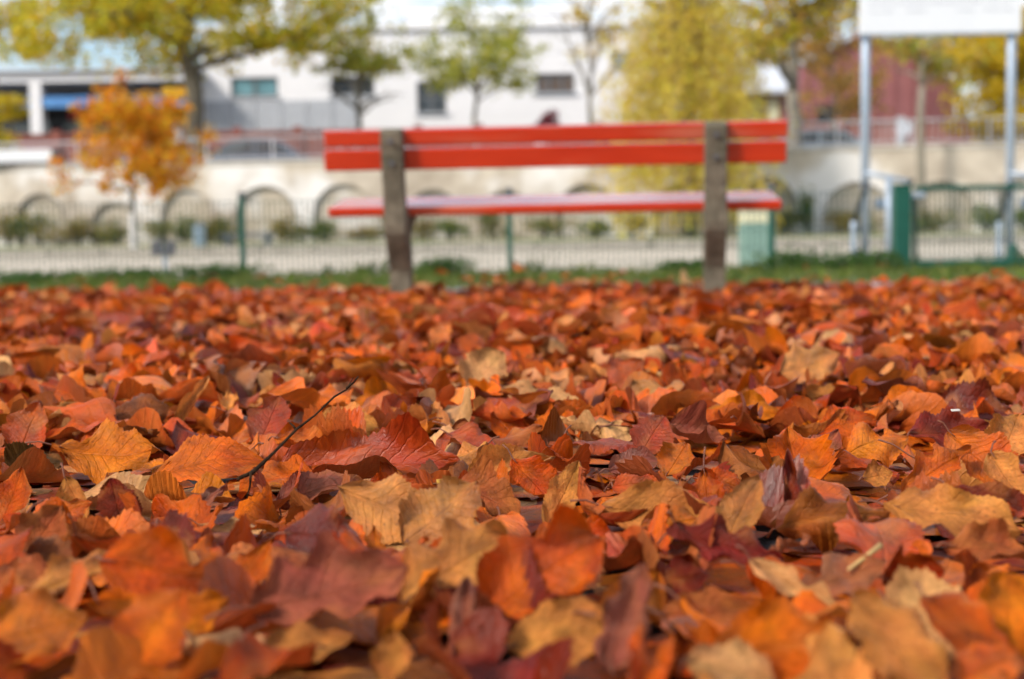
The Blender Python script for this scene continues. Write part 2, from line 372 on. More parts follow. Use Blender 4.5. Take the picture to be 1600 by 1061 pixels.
# ------------------------------------------------------------------ stone wall with blind arches
def quay_wall():
    root = empty('stone_arch_wall', (0, 40.2, 0)); tag(root, 'long pale limestone retaining wall with a row of blind arches', 'wall')
    a = math.atan(-.15); ex = Vector((math.cos(a), math.sin(a), 0)); ey = Vector((-math.sin(a), math.cos(a), 0)); ez = Vector((0, 0, 1))
    O = Vector((0, 40.2, 0)); zt = 2.30; bay = 2.36; r = .88; zs = .82; dep = .12
    P = lambda s, t, z: O+ex*s+ey*t+ez*z
    mbw = MB(); n = 14; half = bay/2
    i0, i1 = -11, 11; ar = random.Random(5); R0, Z0 = r, zs
    arches = {i: (i*bay+ar.uniform(-.18, .18), R0*ar.uniform(.80, 1.04), Z0+ar.uniform(-.22, .10), ar.random()) for i in range(i0, i1+1)}
    for i in range(i0, i1+1):
        c0 = i*bay; c, r, zs, _ = arches[i]
        arc = [(c+r*math.cos(math.pi*k/n), zs+r*math.sin(math.pi*k/n)) for k in range(n+1)]   # right to left
        for k in range(n):
            (xa, za), (xb, zb) = arc[k], arc[k+1]
            mbw.add([P(xa, 0, za), P(xa, 0, zt), P(xb, 0, zt), P(xb, 0, zb)], [(0, 1, 2, 3)])
            mbw.add([P(xa, 0, za), P(xb, 0, zb), P(xb, dep, zb), P(xa, dep, za)], [(0, 1, 2, 3)])
        for s in (-1, 1):
            mbw.add([P(c+s*r, 0, -.1), P(c0+s*half, 0, -.1), P(c0+s*half, 0, zt), P(c+s*r, 0, zt)], [(0, 1, 2, 3)])
            mbw.add([P(c+s*r, 0, -.1), P(c+s*r, 0, zs), P(c+s*r, dep, zs), P(c+s*r, dep, -.1)], [(0, 1, 2, 3)])
    xa, xb = i0*bay-half, i1*bay+half
    mbw.add([P(xa, 0, zt), P(xb, 0, zt), P(xb, .7, zt), P(xa, .7, zt)], [(0, 1, 2, 3)])
    mbw.add([P(xa, .7, -.1), P(xb, .7, -.1), P(xb, .7, zt), P(xa, .7, zt)], [(0, 1, 2, 3)])
    mbw.build('wall_face', M['limestone'], root)
    for i in range(i0, i1+1):
        c, r, zs, dk = arches[i]
        pts = [(c+r, -.1)]+[(c+r*math.cos(math.pi*k/n), zs+r*math.sin(math.pi*k/n)) for k in range(n+1)]+[(c-r, -.1)]
        q = MB(); q.add([P(x, dep-.004, z) for x, z in pts], [tuple(range(len(pts)))]); q.build('arch_infill', M['infill'], root)
        q = MB(); ra, rb = r-.012, r+.03
        for k in range(n):
            w0, w1 = math.pi*(k+.03)/n, math.pi*(k+.97)/n
            p4 = [(c+rr*math.cos(w), zs+rr*math.sin(w)) for rr, w in ((ra, w0), (rb, w0), (rb, w1), (ra, w1))]
            vs_ = [P(x, -.02, z) for x, z in p4]+[P(x, .1, z) for x, z in p4]
            q.add(vs_, [(0, 1, 2, 3), (0, 4, 5, 1), (1, 5, 6, 2), (2, 6, 7, 3), (3, 7, 4, 0)])
        q.build('arch_ring', M['arch'] if dk < .35 else M['ledge'] if dk < .7 else M['limestone'], root)
    L = 1.18
    for k in range(int((xb-xa)/L)):
        s = xa+(k+.5)*L
        MB().box(P(s, .355, zt+.065+random.uniform(-.008, .008)), (L-.02, .76, .13), a, bev=.015).build('coping_stone', M['coping'], root)
    return root, P, xa, xb, zt
qw, QP, qx0, qx1, qzt = quay_wall()

# railing on top of the wall: one run
ra_ = math.atan(-.15)
rt = empty('street_railing', QP(0, .3, qzt+.13)); tag(rt, 'grey metal railing with thin upright bars along the top of the stone wall', 'railing')
for k in range(22):
    s0 = -21+k*2.0; z0 = qzt+.13
    MB().box(QP(s0+.03, .3, z0+.35), (.06, .05, .70), ra_).build('post', M['rail'], rt)
    MB().box(QP(s0+1.03, .3, z0+.68), (1.94, .045, .045), ra_).build('top_rail', M['rail'], rt)
    MB().box(QP(s0+1.03, .3, z0+.10), (1.94, .035, .035), ra_).build('bottom_rail', M['rail'], rt)
    q = MB()
    for j in range(1, 13): q.box(QP(s0+.03+j*.15, .3, z0+.39), (.016, .016, .54), ra_)
    tag(q.build('bars', M['rail'], rt), kind='stuff')

# ------------------------------------------------------------------ buildings behind
def facade_building(name, label, x0p, x1p, Y, z0, z1, depth, wins, wallmat, yaw=0.0, cat='building', roof=None, roof_t=.25):
    """x in photograph pixels at depth Y; wins: (px0,px1,py0,py1,glass,nx,ny)"""
    xa, xb = at(x0p, 200, Y).x, at(x1p, 200, Y).x
    root = empty(name, ((xa+xb)/2, Y, z0)); tag(root, label, cat)
    W = []
    for (a, b, c, d, g, nx, ny) in wins:
        p, q = at(a, d, Y), at(b, c, Y); W.append((p.x, q.x, p.z, q.z, g, nx, ny))
    xs = sorted({xa, xb, *[w[0] for w in W], *[w[1] for w in W]}); zs = sorted({z0, z1, *[w[2] for w in W], *[w[3] for w in W]})
    mb = MB(); rv = .18
    for i in range(len(xs)-1):
        for j in range(len(zs)-1):
            cx, cz = (xs[i]+xs[i+1])/2, (zs[j]+zs[j+1])/2
            if any(w[0] < cx < w[1] and w[2] < cz < w[3] for w in W): continue
            mb.add([(xs[i], Y, zs[j]), (xs[i+1], Y, zs[j]), (xs[i+1], Y, zs[j+1]), (xs[i], Y, zs[j+1])], [(0, 1, 2, 3)])
    for w in W:
        a, b, c, d = w[:4]
        mb.add([(a, Y, c), (b, Y, c), (b, Y, d), (a, Y, d), (a, Y+rv, c), (b, Y+rv, c), (b, Y+rv, d), (a, Y+rv, d)], [(0, 4, 5, 1), (1, 5, 6, 2), (2, 6, 7, 3), (3, 7, 4, 0)])
    D = Y+depth
    mb.add([(xa, Y, z0), (xb, Y, z0), (xb, Y, z1), (xa, Y, z1), (xa, D, z0), (xb, D, z0), (xb, D, z1), (xa, D, z1)], [(0, 3, 7, 4), (1, 5, 6, 2), (4, 7, 6, 5)])
    mb.build('wall', wallmat, root)
    MB().box(((xa+xb)/2, Y+depth/2, z1+roof_t/2), (xb-xa+.3, depth+.3, roof_t)).build('roof', roof or M['white'], root)
    for (a, b, c, d, g, nx, ny) in W:
        f = MB(); t = .09
        for (u0, u1, v0, v1) in ((a, b, c, c+t), (a, b, d-t, d), (a, a+t, c+t, d-t), (b-t, b, c+t, d-t)):
            f.box(((u0+u1)/2, Y+rv-.06, (v0+v1)/2), (u1-u0, .08, v1-v0))
        for k in range(1, nx): f.box((a+(b-a)*k/nx, Y+rv-.061, (c+d)/2), (.10, .07, d-c-2*t))
        for k in range(1, ny): f.box(((a+b)/2, Y+rv-.063, c+(d-c)*k/ny), (b-a-2*t, .06, .09))
        fo = f.build('window', M['frame'], root)
        for kx in range(nx):
            for ky in range(ny):
                MB().box((a+(b-a)*(kx+.5)/nx, Y+rv-.04, c+(d-c)*(ky+.5)/ny), ((b-a)/nx-.02, .012, (d-c)/ny-.02)).build('pane', g, fo)
        MB().box(((a+b)/2, Y-.02, c-.03), (b-a+.2, .16, .06)).build('window_sill', M['roof_grey'], root)
    return root, xa, xb
BY = 58.0
wb, wxa, wxb = facade_building('white_building', 'long white rendered building with small dark windows behind the bench', 318, 1010, BY, 1.85, at(560, 48, BY).z, 12,
    [(361, 434, 120, 152, M['teal'], 2, 1), (517, 585, 119, 150, M['dark'], 2, 1), (652, 697, 127, 177, M['dark'], 2, 2), (838, 898, 114, 146, M['brownglass'], 3, 1), (955, 990, 80, 106, M['blueglass'], 1, 1)], M['white'])
for k in range(6):     # grey cladding panels on the lower left of the facade
    a, b = at(322+k*40, 180, BY).x, at(322+(k+1)*40-2, 180, BY).x; z1, z0 = at(440, 157, BY).z, at(440, 214, BY).z
    MB().box(((a+b)/2, BY-.02, (z0+z1)/2), (b-a, .08, z1-z0)).build('cladding_panel', M['grey'], wb)
# upper white block set back
facade_building('white_upper_block', 'plain white upper block rising behind the white building roof', 640, 905, 70, 1.9, at(760, 22, 70).z, 9, [(700, 735, 60, 80, M['blueglass'], 2, 1)], M['white'])

def portal():
    Y = 56.5; root = empty('portal_building', (at(170, 200, Y).x, Y, 1.85)); tag(root, 'open-fronted building with white portal frame, blue fascia and yellow sign', 'building')
    bx = lambda nm, x0, x1, y0, y1, ya, yb, mt: MB().box(((at(x0, y0, Y).x+at(x1, y0, Y).x)/2, (ya+yb)/2, (at((x0+x1)/2, y0, Y).z+at((x0+x1)/2, y1, Y).z)/2),
        (at(x1, y0, Y).x-at(x0, y0, Y).x, yb-ya, abs(at(x0, y0, Y).z-at(x0, y1, Y).z))).build(nm, mt, root)
    bx('lintel', -120, 303, 112, 128, Y, Y+.6, M['white'])
    for x in (45, -110): bx('column', x, x+18, 128.5, 262, Y, Y+.6, M['white'])
    bx('roof', -125, 308, 108, 112, Y-.2, Y+8, M['roof_grey'])
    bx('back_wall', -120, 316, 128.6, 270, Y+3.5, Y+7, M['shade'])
    bx('blue_fascia', -60, 296, 150, 167, Y+.06, Y+.36, M['blue'])
    bx('yellow_sign_panel', 253, 296, 137, 150, Y-.06, Y+.04, M['yellow'])
    bx('red_awning', 95, 250, 168, 182, Y+.9, Y+1.6, M['redpaint'])
    bx('shop_front', -60, 290, 184, 262, Y+1.6, Y+1.9, M['frame'])
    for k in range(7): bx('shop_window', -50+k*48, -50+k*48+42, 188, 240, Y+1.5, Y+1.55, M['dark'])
portal()
# red brick garden wall in front of the houses, built of bays
def brick_wall():
    Y = 52.5; root = empty('red_brick_wall', (0, Y, 1.85)); tag(root, 'low red brick boundary wall behind the street and parked cars', 'wall')
    z1 = at(400, 209, Y).z
    for k in range(-14, 15):
        MB().box((k*2.2, Y, (1.85+z1)/2), (2.19, .28, z1-1.85)).build('wall_bay', M['brick'], root)
        MB().box((k*2.2, Y, z1+.05), (2.185, .38, .10), bev=.01).build('coping', M['brick'], root)
        MB().box((k*2.2+1.1, Y-.18, (1.85+z1)/2+.08), (.3, .12, z1-1.85+.3)).build('pier', M['roof_grey'] if k % 3 == 0 else M['brick'], root)
brick_wall()
def red_house():
    Y = 60.0; P = lambda x, y, dy=0: at(x, y, Y)+Vector((0, dy, 0))
    c = P(1350, 225); root = empty('maroon_building', (c.x, Y, 1.9)); tag(root, 'large maroon clad gabled building behind the sign posts', 'building')
    pts = [(1252, 262), (1252, 104), (1330, 62), (1412, 72), (1492, 142), (1492, 262)]
    f = [P(x, y) for x, y in pts]; b = [p+Vector((0, 11, 0)) for p in f]; n = len(f)
    mb = MB(); mb.add(f+b, [tuple(range(n)), tuple(range(n, 2*n))[::-1], (0, n, n+1, 1), (4, n+4, n+5, 5)]); mb.build('wall', M['clad_red'], root)
    for i in (1, 2, 3):
        q = MB(); a0, a1 = f[i]+Vector((0, -.3, .02)), f[i+1]+Vector((0, -.3, .02)); u = Vector((0, 11.6, 0)); up = Vector((0, 0, .2))
        q.add([a0, a1, a1+u, a0+u, a0+up, a1+up, a1+u+up, a0+u+up], [(0, 1, 2, 3), (4, 7, 6, 5), (0, 4, 5, 1), (3, 2, 6, 7), (1, 5, 6, 2), (0, 3, 7, 4)]); q.build('roof_slope', M['roof_grey'] if i == 1 else M['clad_red'], root)
    for k in range(9):      # standing vertical seams of the cladding
        x = 1262+k*27; p = P(x, 230); top = P(x, 112 if x < 1300 else 88 if x < 1430 else 140)
        MB().box((p.x, Y-.03, (p.z+top.z)/2), (.06, .06, top.z-p.z)).build('cladding_seam', M['clad_red'], root)
    MB().box((P(1300, 190).x, Y-.02, P(1300, 180).z), (1.3, .1, .9)).build('window', M['dark'], root)
red_house()
def pale_house():
    Y = 54.5; root = empty('pale_roof_house', (at(1200, 220, Y).x, Y, 1.9)); tag(root, 'small maroon house with pale blue-white roof beside the willow', 'house')
    P = lambda x, y: at(x, y, Y)
    a, b = P(1120, 200).x, P(1247, 200).x; ze = P(1190, 140).z; zr = P(1190, 84).z
    MB().box(((a+b)/2, Y+3, (1.9+ze)/2), (b-a-.4, 5, ze-1.9)).build('wall', M['clad_red'], root)
    q = MB(); q.add([(a, Y, ze), (b, Y, ze), (b, Y+3, zr), (a, Y+3, zr), (b, Y+6, ze), (a, Y+6, ze), (a, Y, ze-.15), (b, Y, ze-.15), (b, Y+6, ze-.15), (a, Y+6, ze-.15)],
        [(0, 1, 2, 3), (3, 2, 4, 5), (0, 6, 7, 1), (1, 7, 8, 4, 2), (0, 3, 5, 9, 6), (6, 9, 8, 7)]); q.build('roof', M['roof_grey'], root)
    x = P(1212, 170).x; MB().box((x, Y+.46, P(1212, 172).z), (.42, .12, 1.0)).build('window', M['cream'], root)
    MB().box((P(1185, 170).x, Y+.46, P(1185, 185).z), (.8, .1, 1.6)).build('door', M['frame'], root)
pale_house()

# ------------------------------------------------------------------ parked cars on the street (mostly hidden by the wall)
def car(px, Y, mt, label, flip=1, z=1.82):
    c = at(px, 240, Y); root = empty('parked_car', (c.x, Y, z)); tag(root, label, 'car', 'cars parked on the street above the wall')
    X = Vector((flip, 0, 0)); Zv = Vector((0, 0, 1)); Yv = Vector((0, 1, 0)); o = Vector((c.x, Y, z))
    body = [(-2.05, .28), (-2.1, .62), (-2.0, .88), (-1.2, .95), (-.9, .97), (1.1, .95), (1.95, .86), (2.1, .62), (2.08, .28)]
    MB().prism(body, o, X, Zv, Yv, 1.72).build('body', mt, root)
    cab = [(-1.75, .93), (-1.15, 1.38), (-.5, 1.46), (.35, 1.42), (1.15, .94)]
    MB().prism(cab, o, X, Zv, Yv, 1.46).build('cabin', mt, root)
    for sy in (-.735, .735):
        MB().prism([(-1.45, 1.0), (-1.05, 1.32), (-.38, 1.39), (-.38, 1.0)], o+Yv*sy, X, Zv, Yv, .02).build('side_window', M['dark'], root)
        MB().prism([(-.3, 1.0), (-.3, 1.39), (.3, 1.36), (.95, 1.0)], o+Yv*sy, X, Zv, Yv, .02).build('side_window', M['dark'], root)
    MB().prism([(.40, 1.41), (.42, 1.43), (1.17, .97), (1.13, .95)], o, X, Zv, Yv, 1.3).build('windscreen', M['dark'], root)
    for wx in (-1.3, 1.3):
        for sy in (-.78, .78):
            w = MB().tube([o+X*wx+Yv*(sy-.1)+Zv*.31, o+X*wx+Yv*(sy+.1)+Zv*.31], .31, 16).build('wheel', M['tyre'], root)
            MB().tube([o+X*wx+Yv*(sy-.11)+Zv*.31, o+X*wx+Yv*(sy+.11)+Zv*.31], .19, 12).build('rim', M['rim'], w)
    for sy in (-.62, .62):
        MB().box(o+X*2.06+Yv*sy+Zv*.70, (.12, .32, .14)).build('headlight', M['lampglass'], root)
        MB().box(o-X*2.06+Yv*sy+Zv*.74, (.08, .28, .16)).build('tail_light', M['lampred'], root)
car(388, 45.5, M['carblue'], 'blue-grey car parked behind the wall just left of the bench', -1)
car(322, 47.0, M['carred'], 'red car parked behind the orange young tree', 1)
car(1290, 45.0, M['carpale'], 'pale blue-grey car parked behind the wall right of the bench', 1)
# white barrier beam at the wall top, left
q = at(20, 246, 40.8); bb = empty('barrier_beam', (q.x, 42.6, 2.43)); tag(bb, 'white horizontal barrier beam with dark end on top of the wall at left edge', 'barrier')
p0, p1 = at(-90, 247, 42.4), at(84, 245, 42.4)
MB().box(((p0.x+p1.x)/2, 42.4, (p0.z+p1.z)/2+.02), (p1.x-p0.x, .3, .37), bev=.02).build('beam', M['signwhite'], bb)
MB().box((p1.x+.08, 42.4, p1.z+.02), (.16, .32, .41)).build('end_cap', M['greydark'], bb)
MB().box(((p0.x+p1.x)/2, 42.4, p1.z-.21), (p1.x-p0.x, .2, .07)).build('bottom_rail', M['greydark'], bb)
for x in (p0.x+.3, p1.x-.25): MB().box((x, 42.45, (1.82+p1.z-.25)/2), (.14, .12, p1.z-.25-1.82)).build('post', M['greydark'], bb)
# small round white sign on a pole
p = at(1411, 201, 44); rs = empty('round_sign', (p.x, 44, 1.82)); tag(rs, 'small round white sign on a thin pole behind the wall', 'sign')
MB().tube([(p.x, 44, 1.82), (p.x, 44, p.z-.1)], .03, 8).build('pole', M['rail'], rs)
MB().tube([(p.x, 43.93, p.z), (p.x, 43.96, p.z)], .24, 20).build('disc', M['signwhite'], rs)

# ------------------------------------------------------------------ trees
def leafcards(cs, size, cols, seed, droop=0.0):
    """cs (n,3) centres -> folded quads (2 faces of a leaf) with colour attribute"""
    g = np.random.default_rng(seed); n = len(cs)
    d = g.normal(size=(n, 3)); d[:, 2] -= droop; d /= np.linalg.norm(d, axis=1, keepdims=True)
    e = np.cross(d, g.normal(size=(n, 3))); e /= np.linalg.norm(e, axis=1, keepdims=True)
    nn = np.cross(d, e)
    s = size*g.uniform(.6, 1.35, (n, 1))
    V = np.stack([cs-d*s*.5, cs+e*s*.33+nn*s*.08, cs+d*s*.5, cs-e*s*.33+nn*s*.08], 1).reshape(-1, 3)
    F = np.arange(n*4).reshape(-1, 4)
    cols = np.array(cols); c = np.minimum(cols[g.integers(0, len(cols), n)]*g.uniform(.9, 1.55, (n, 1)), .85)
    C = np.concatenate([np.repeat(c, 4, 0), np.ones((n*4, 1))], 1)
    return V, F, C
def branch_tree(name, label, base, height, spread, trunk_r, cols, bark, fork=.35, nbr=9, clumps=40, per=90, clump_r=.55, leaf=.16, seed=1, crown_lo=.35, droop=.3, group=None, off=(0, 0), limewash=0, cat='tree', squash=1.0, up=.6, twigs=2, fill=0, fz=.72, fr=(1, .3), fo=0):
    g = np.random.default_rng(seed); rs_ = random.Random(seed)
    B = Vector(base); root = empty(name, B); tag(root, label, cat, group)
    mb = MB(); top = B+Vector((off[0], off[1], height*fork))
    pts = [B+Vector((0, 0, -.05))]; k = 6
    for i in range(1, k+1):
        q = i/k; pts.append(B+(top-B)*q+Vector((rs_.uniform(-1, 1)*trunk_r*.25, 0, 0)))
    mb.tube(pts, [trunk_r*(1.25 if i == 0 else 1-.35*i/k) for i in range(k+1)], 10)
    tips = []
    lead = [pts[-1]]
    for i in range(1, 6):
        q = i/5; lead.append(pts[-1]+Vector((rs_.uniform(-.1, .1)*spread*.5, rs_.uniform(-.1, .1)*spread*.5, (height*(1-fork))*q*.95)))
    mb.tube(lead, [trunk_r*.62*(1-.8*i/5) for i in range(6)], 8); tips += lead[2:]
    for b in range(nbr):
        az = 2*math.pi*(b+.5*rs_.random())/nbr*1.0+seed; q = rs_.random()**1.2*.75
        j = q*5; i0 = int(j); st = lead[i0].lerp(lead[min(i0+1, 5)], j-i0)
        ln = spread*(1-.45*q)*rs_.uniform(.75, 1.05); rise = ln*up*rs_.uniform(.5, 1.2)
        br = [st]; dz = 0
        for i in range(1, 6):
            t = i/5; bend = -droop*ln*t*t*.5
            br.append(st+Vector((math.cos(az)*ln*t+rs_.uniform(-.06, .06)*ln, (math.sin(az)*ln*t+rs_.uniform(-.06, .06)*ln)*squash, rise*math.sin(t*1.4)+bend)))
        r0 = trunk_r*.42*(1-.4*q); mb.tube(br, [r0*(1-.85*i/5) for i in range(6)], 6); tips += br[2:]
        for s_ in range(twigs):
            i = rs_.randint(1, 4); a2 = az+rs_.uniform(-1.2, 1.2); l2 = ln*.45*rs_.uniform(.6, 1.1)
            tw = [br[i]]
            for jn in range(1, 4): tw.append(br[i]+Vector((math.cos(a2)*l2*jn/3, math.sin(a2)*l2*jn/3*squash, l2*rs_.uniform(.0, .8)*jn/3-droop*l2*(jn/3)**2*.6)))
            mb.tube(tw, [r0*.4*(1-.8*jn/3) for jn in range(4)], 5); tips += tw[1:]
    mb.build('trunk', bark, root, smooth=True)
    if limewash: MB().tube([B+Vector((0, 0, -.03)), B+Vector((0, 0, limewash))], [trunk_r*1.32, trunk_r*1.06], 12, cap=False).build('limewashed_trunk_base', M['limewash'], root, smooth=True)
    C = []
    zlo = B.z+height*crown_lo
    for c in range(clumps):
        t = tips[rs_.randrange(len(tips))]; ct = np.array(t)+g.normal(size=3)*clump_r*.5
        if ct[2] < zlo: ct[2] = zlo+abs(g.normal())*.3
        k = int(per*g.uniform(.5, 1.5)); r = clump_r*g.uniform(.5, 1.25)
        P_ = g.normal(size=(k, 3)); P_ /= np.linalg.norm(P_, axis=1, keepdims=True); P_ *= (g.random((k, 1))**.45)*r
        P_[:, 2] *= .75; C.append(ct+P_)
    for c in range(fill):
        d = g.normal(size=3); d /= np.linalg.norm(d); d *= g.random()**.4
        ct = np.array([B.x+off[0]+fo+d[0]*spread*fr[0], B.y+d[1]*spread*.7, B.z+height*(fz+fr[1]*d[2])])
        if ct[2] < zlo: continue
        k = int(per*g.uniform(.4, 1.4)); r = clump_r*g.uniform(.5, 1.2)
        P_ = g.normal(size=(k, 3)); P_ /= np.linalg.norm(P_, axis=1, keepdims=True); P_ *= (g.random((k, 1))**.45)*r; C.append(ct+P_)
    if C:
        V, F, A = leafcards(np.concatenate(C), leaf, cols, seed+99, droop)
        # whole clumps differ a little in colour
        raw_mesh('crown', V, F, M['foliage'], root, attrs={'lc': ('FLOAT_COLOR', A)})
    return root
YG = [(.62, .50, .035), (.50, .47, .04), (.68, .50, .03), (.34, .37, .04), (.66, .41, .03)]
GR = [(.36, .39, .06), (.44, .43, .08), (.50, .45, .06), (.27, .32, .05)]
YE = [(.66, .44, .018), (.60, .42, .025), (.70, .48, .035), (.48, .40, .03)]
OR = [(.74, .30, .014), (.68, .24, .012), (.74, .39, .02), (.60, .38, .03), (.70, .20, .012)]
BR = [(.48, .26, .07), (.42, .30, .07), (.54, .33, .09)]
pt = lambda px, Y, z: (at(px, 300, Y).x, Y, z)
branch_tree('yellow_green_tree', 'large tree with thick trunk and spreading yellow-green crown, upper left', pt(308, 45, 1.8), 9.0, 5.6, .36, YG, M['bark'], fork=.40, nbr=14, clumps=190, per=44, clump_r=.62, leaf=.20, seed=3, crown_lo=.43, up=.55, droop=.35, twigs=3, fill=230, fz=.62, fr=(1.25, .24), fo=-1.3)
branch_tree('olive_tree', 'slender street tree with dull olive leaves left of the bench post', pt(563, 47, 1.8), 7.2, 1.55, .14, GR+[(.34, .26, .05)], M['barkpale'], fork=.30, nbr=12, clumps=56, per=32, clump_r=.45, leaf=.17, seed=5, crown_lo=.52, fill=36, fz=.85, fr=(1.05, .34))
branch_tree('airy_tree', 'thin airy tree with sparse lime-green leaves above the bench middle', pt(744, 46, 1.8), 6.6, 2.3, .11, GR, M['barkpale'], fork=.32, nbr=13, clumps=70, per=34, clump_r=.48, leaf=.17, seed=8, crown_lo=.47, up=.8, fill=50, fz=.75, fr=(1.0, .33))
branch_tree('bare_tree', 'nearly bare slim tree with a few ochre leaves, left of the willow', pt(925, 46, 1.8), 6.6, 2.0, .13, BR+YE, M['barkpale'], fork=.24, nbr=11, clumps=15, per=26, clump_r=.4, leaf=.16, seed=11, crown_lo=.62, up=1.5, twigs=4)
branch_tree('forked_tree', 'pale forked trunk with olive-yellow crown between willow and sign', pt(1240, 43, 1.8), 7.4, 2.6, .28, YG+BR, M['barkpale'], fork=.34, nbr=10, clumps=62, per=55, clump_r=.55, leaf=.19, seed=14, crown_lo=.46, up=1.0, fill=50, fz=.8, fr=(1, .28))
branch_tree('brown_leaf_tree', 'thin tree with sparse rusty brown leaves in front of the maroon building', pt(1302, 48, 1.85), 6.6, 1.7, .10, BR, M['barkpale'], fork=.3, nbr=10, clumps=42, per=30, clump_r=.5, leaf=.17, seed=17, crown_lo=.3, fill=60, fz=.66, fr=(1.1, .3))
branch_tree('thin_trunk_tree', 'slim trunk standing between the two sign posts with few leaves', pt(1438, 37.6, .05), 6.2, 1.3, .13, BR+GR, M['barkpale'], fork=.62, nbr=8, clumps=26, per=34, clump_r=.42, leaf=.16, seed=19, crown_lo=.64)
branch_tree('bright_yellow_tree', 'dense bright yellow tree at the right edge behind the railing', pt(1568, 48, 1.85), 6.4, 2.0, .2, YE, M['bark'], fork=.18, nbr=13, clumps=110, per=70, clump_r=.5, leaf=.17, seed=23, crown_lo=.05, fill=90, fz=.42, fr=(.85, .38))
branch_tree('ochre_tree', 'ochre tree standing behind the sign board at upper right', pt(1500, 56, 1.85), 8.6, 2.6, .2, BR+YG, M['bark'], fork=.3, nbr=12, clumps=70, per=50, clump_r=.7, leaf=.22, seed=24, crown_lo=.5)
branch_tree('low_yellow_tree', 'small yellow-green tree at the left edge beside the white column', pt(2, 50, 1.85), 4.3, 1.1, .1, YG+YE, M['bark'], fork=.2, nbr=9, clumps=40, per=60, clump_r=.4, leaf=.16, seed=29, crown_lo=.35)
branch_tree('orange_young_tree', 'young orange-leaved tree with whitewashed lower trunk in front of the stone wall', pt(206, 34.6, 0.02), 4.25, 1.6, .085, OR, M['barkdark'], fork=.30, nbr=16, clumps=120, per=26, clump_r=.30, leaf=.135, seed=33, crown_lo=.30, up=.6, limewash=.85, droop=.4, fill=110, fz=.58, fr=(1.0, .36), fo=.42)
branch_tree('red_shrub', 'small dark red bush in front of the white building', pt(862, 50, 1.85), 2.75, .42, .04, [(.30, .04, .06), (.36, .10, .12), (.22, .03, .05)], M['barkdark'], fork=.6, nbr=9, clumps=26, per=36, clump_r=.22, leaf=.11, seed=37, crown_lo=.66, cat='shrub')
# willow
def willow():
    B = Vector(pt(1075, 37.0, .03)); root = empty('willow_tree', B); tag(root, 'golden weeping willow with hanging strands behind the bench right half', 'tree')
    g = np.random.default_rng(41); mb = MB()
    mb.tube([B+Vector((0, 0, -.1)), B+Vector((.05, 0, 1.5)), B+Vector((-.05, 0, 3.0)), B+Vector((.1, 0, 4.5)), B+Vector((.1, 0, 6.2))], [.26, .2, .17, .12, .05], 10)
    C = []; stems = MB()
    for b in range(36):
        az = b*2.399; rad = 1.7*math.sqrt((b+.5)/36); h = 7.5-2.7*(rad/1.7)**2+g.normal()*.35
        a = B+Vector((.05, 0, 2.6+2.4*g.random())); e = B+Vector((math.cos(az)*rad, math.sin(az)*rad*.8, h)); mid = a.lerp(e, .55)+Vector((0, 0, .6))
        mb.tube([a, mid, e], [.06, .04, .012], 6)
        for s in range(9):
            p = a.lerp(e, .5+.55*g.random())+Vector((g.normal()*.2, g.normal()*.2, .4*g.random()))
            zl = B.z+(.15+3.6*g.random()**1.7); n = max(10, int((p.z-zl)/.085)); fl = g.uniform(.1, 1.0); dr = Vector((math.cos(az)*fl+g.normal()*.22, math.sin(az)*fl*.8+g.normal()*.2, 0))
            t = np.linspace(0, 1, n); wv = g.uniform(0, 6.28); xs = p.x+dr.x*np.sin(t*1.5)+.09*np.sin(t*6+wv); ys = p.y+dr.y*np.sin(t*1.5); zz = p.z+(zl-p.z)*t
            C.append(np.stack([xs, ys, zz], 1)+g.normal(size=(n, 3))*.13)
            stems.tube([(xs[0], ys[0], zz[0]), (xs[n//3], ys[n//3], zz[n//3]), (xs[2*n//3], ys[2*n//3], zz[2*n//3]), (xs[-1], ys[-1], zz[-1])], .005, 3, cap=False)
    mb.build('trunk', M['bark'], root, smooth=True)
    tag(stems.build('hanging_twigs', M['straw'], root), kind='stuff')
    V, F, A = leafcards(np.concatenate(C), .125, [(.72, .52, .06), (.78, .58, .09), (.62, .48, .05), (.78, .54, .13), (.54, .46, .06)], 43, 1.8)
    raw_mesh('crown', V, F, M['foliage'], root, attrs={'lc': ('FLOAT_COLOR', A)})
willow()
# shrubs along the foot of the wall
SH = [(.10, .16, .03), (.16, .20, .04), (.22, .22, .05), (.07, .11, .03)]; SHO = [(.30, .22, .06), (.24, .22, .05), (.20, .13, .05)]; DK = [(.035, .08, .02), (.05, .11, .025), (.08, .14, .03)]
def shrub(px, Y, z, h, w, cols, seed, label, cat='shrub', group=None, leaf=.11, n=420):
    B = Vector(pt(px, Y, z)); root = empty('shrub', B); tag(root, label, cat, group); g = np.random.default_rng(seed); mb = MB()
    C = []
    for k in range(9):
        a = g.random()*6.28; t = B+Vector((math.cos(a)*w*.5*g.random(), math.sin(a)*w*.3, h*g.uniform(.45, 1)))
        mb.tube([B+Vector((0, 0, -.04)), B.lerp(t, .5)+Vector((g.normal()*.04, 0, 0)), t], [.02*h+.004, .014*h+.003, .004], 5)
        P_ = g.normal(size=(n//9, 3))*np.array([w*.2, w*.15, h*.17]); P_ += np.array(t)-np.array([0, 0, h*.12]); P_[:, 2] = np.maximum(P_[:, 2], B.z+.02); C.append(P_)
    mb.build('stems', M['barkdark'], root)
    V, F, A = leafcards(np.concatenate(C), leaf, cols, seed+1); raw_mesh('foliage', V, F, M['foliage'], root, attrs={'lc': ('FLOAT_COLOR', A)})
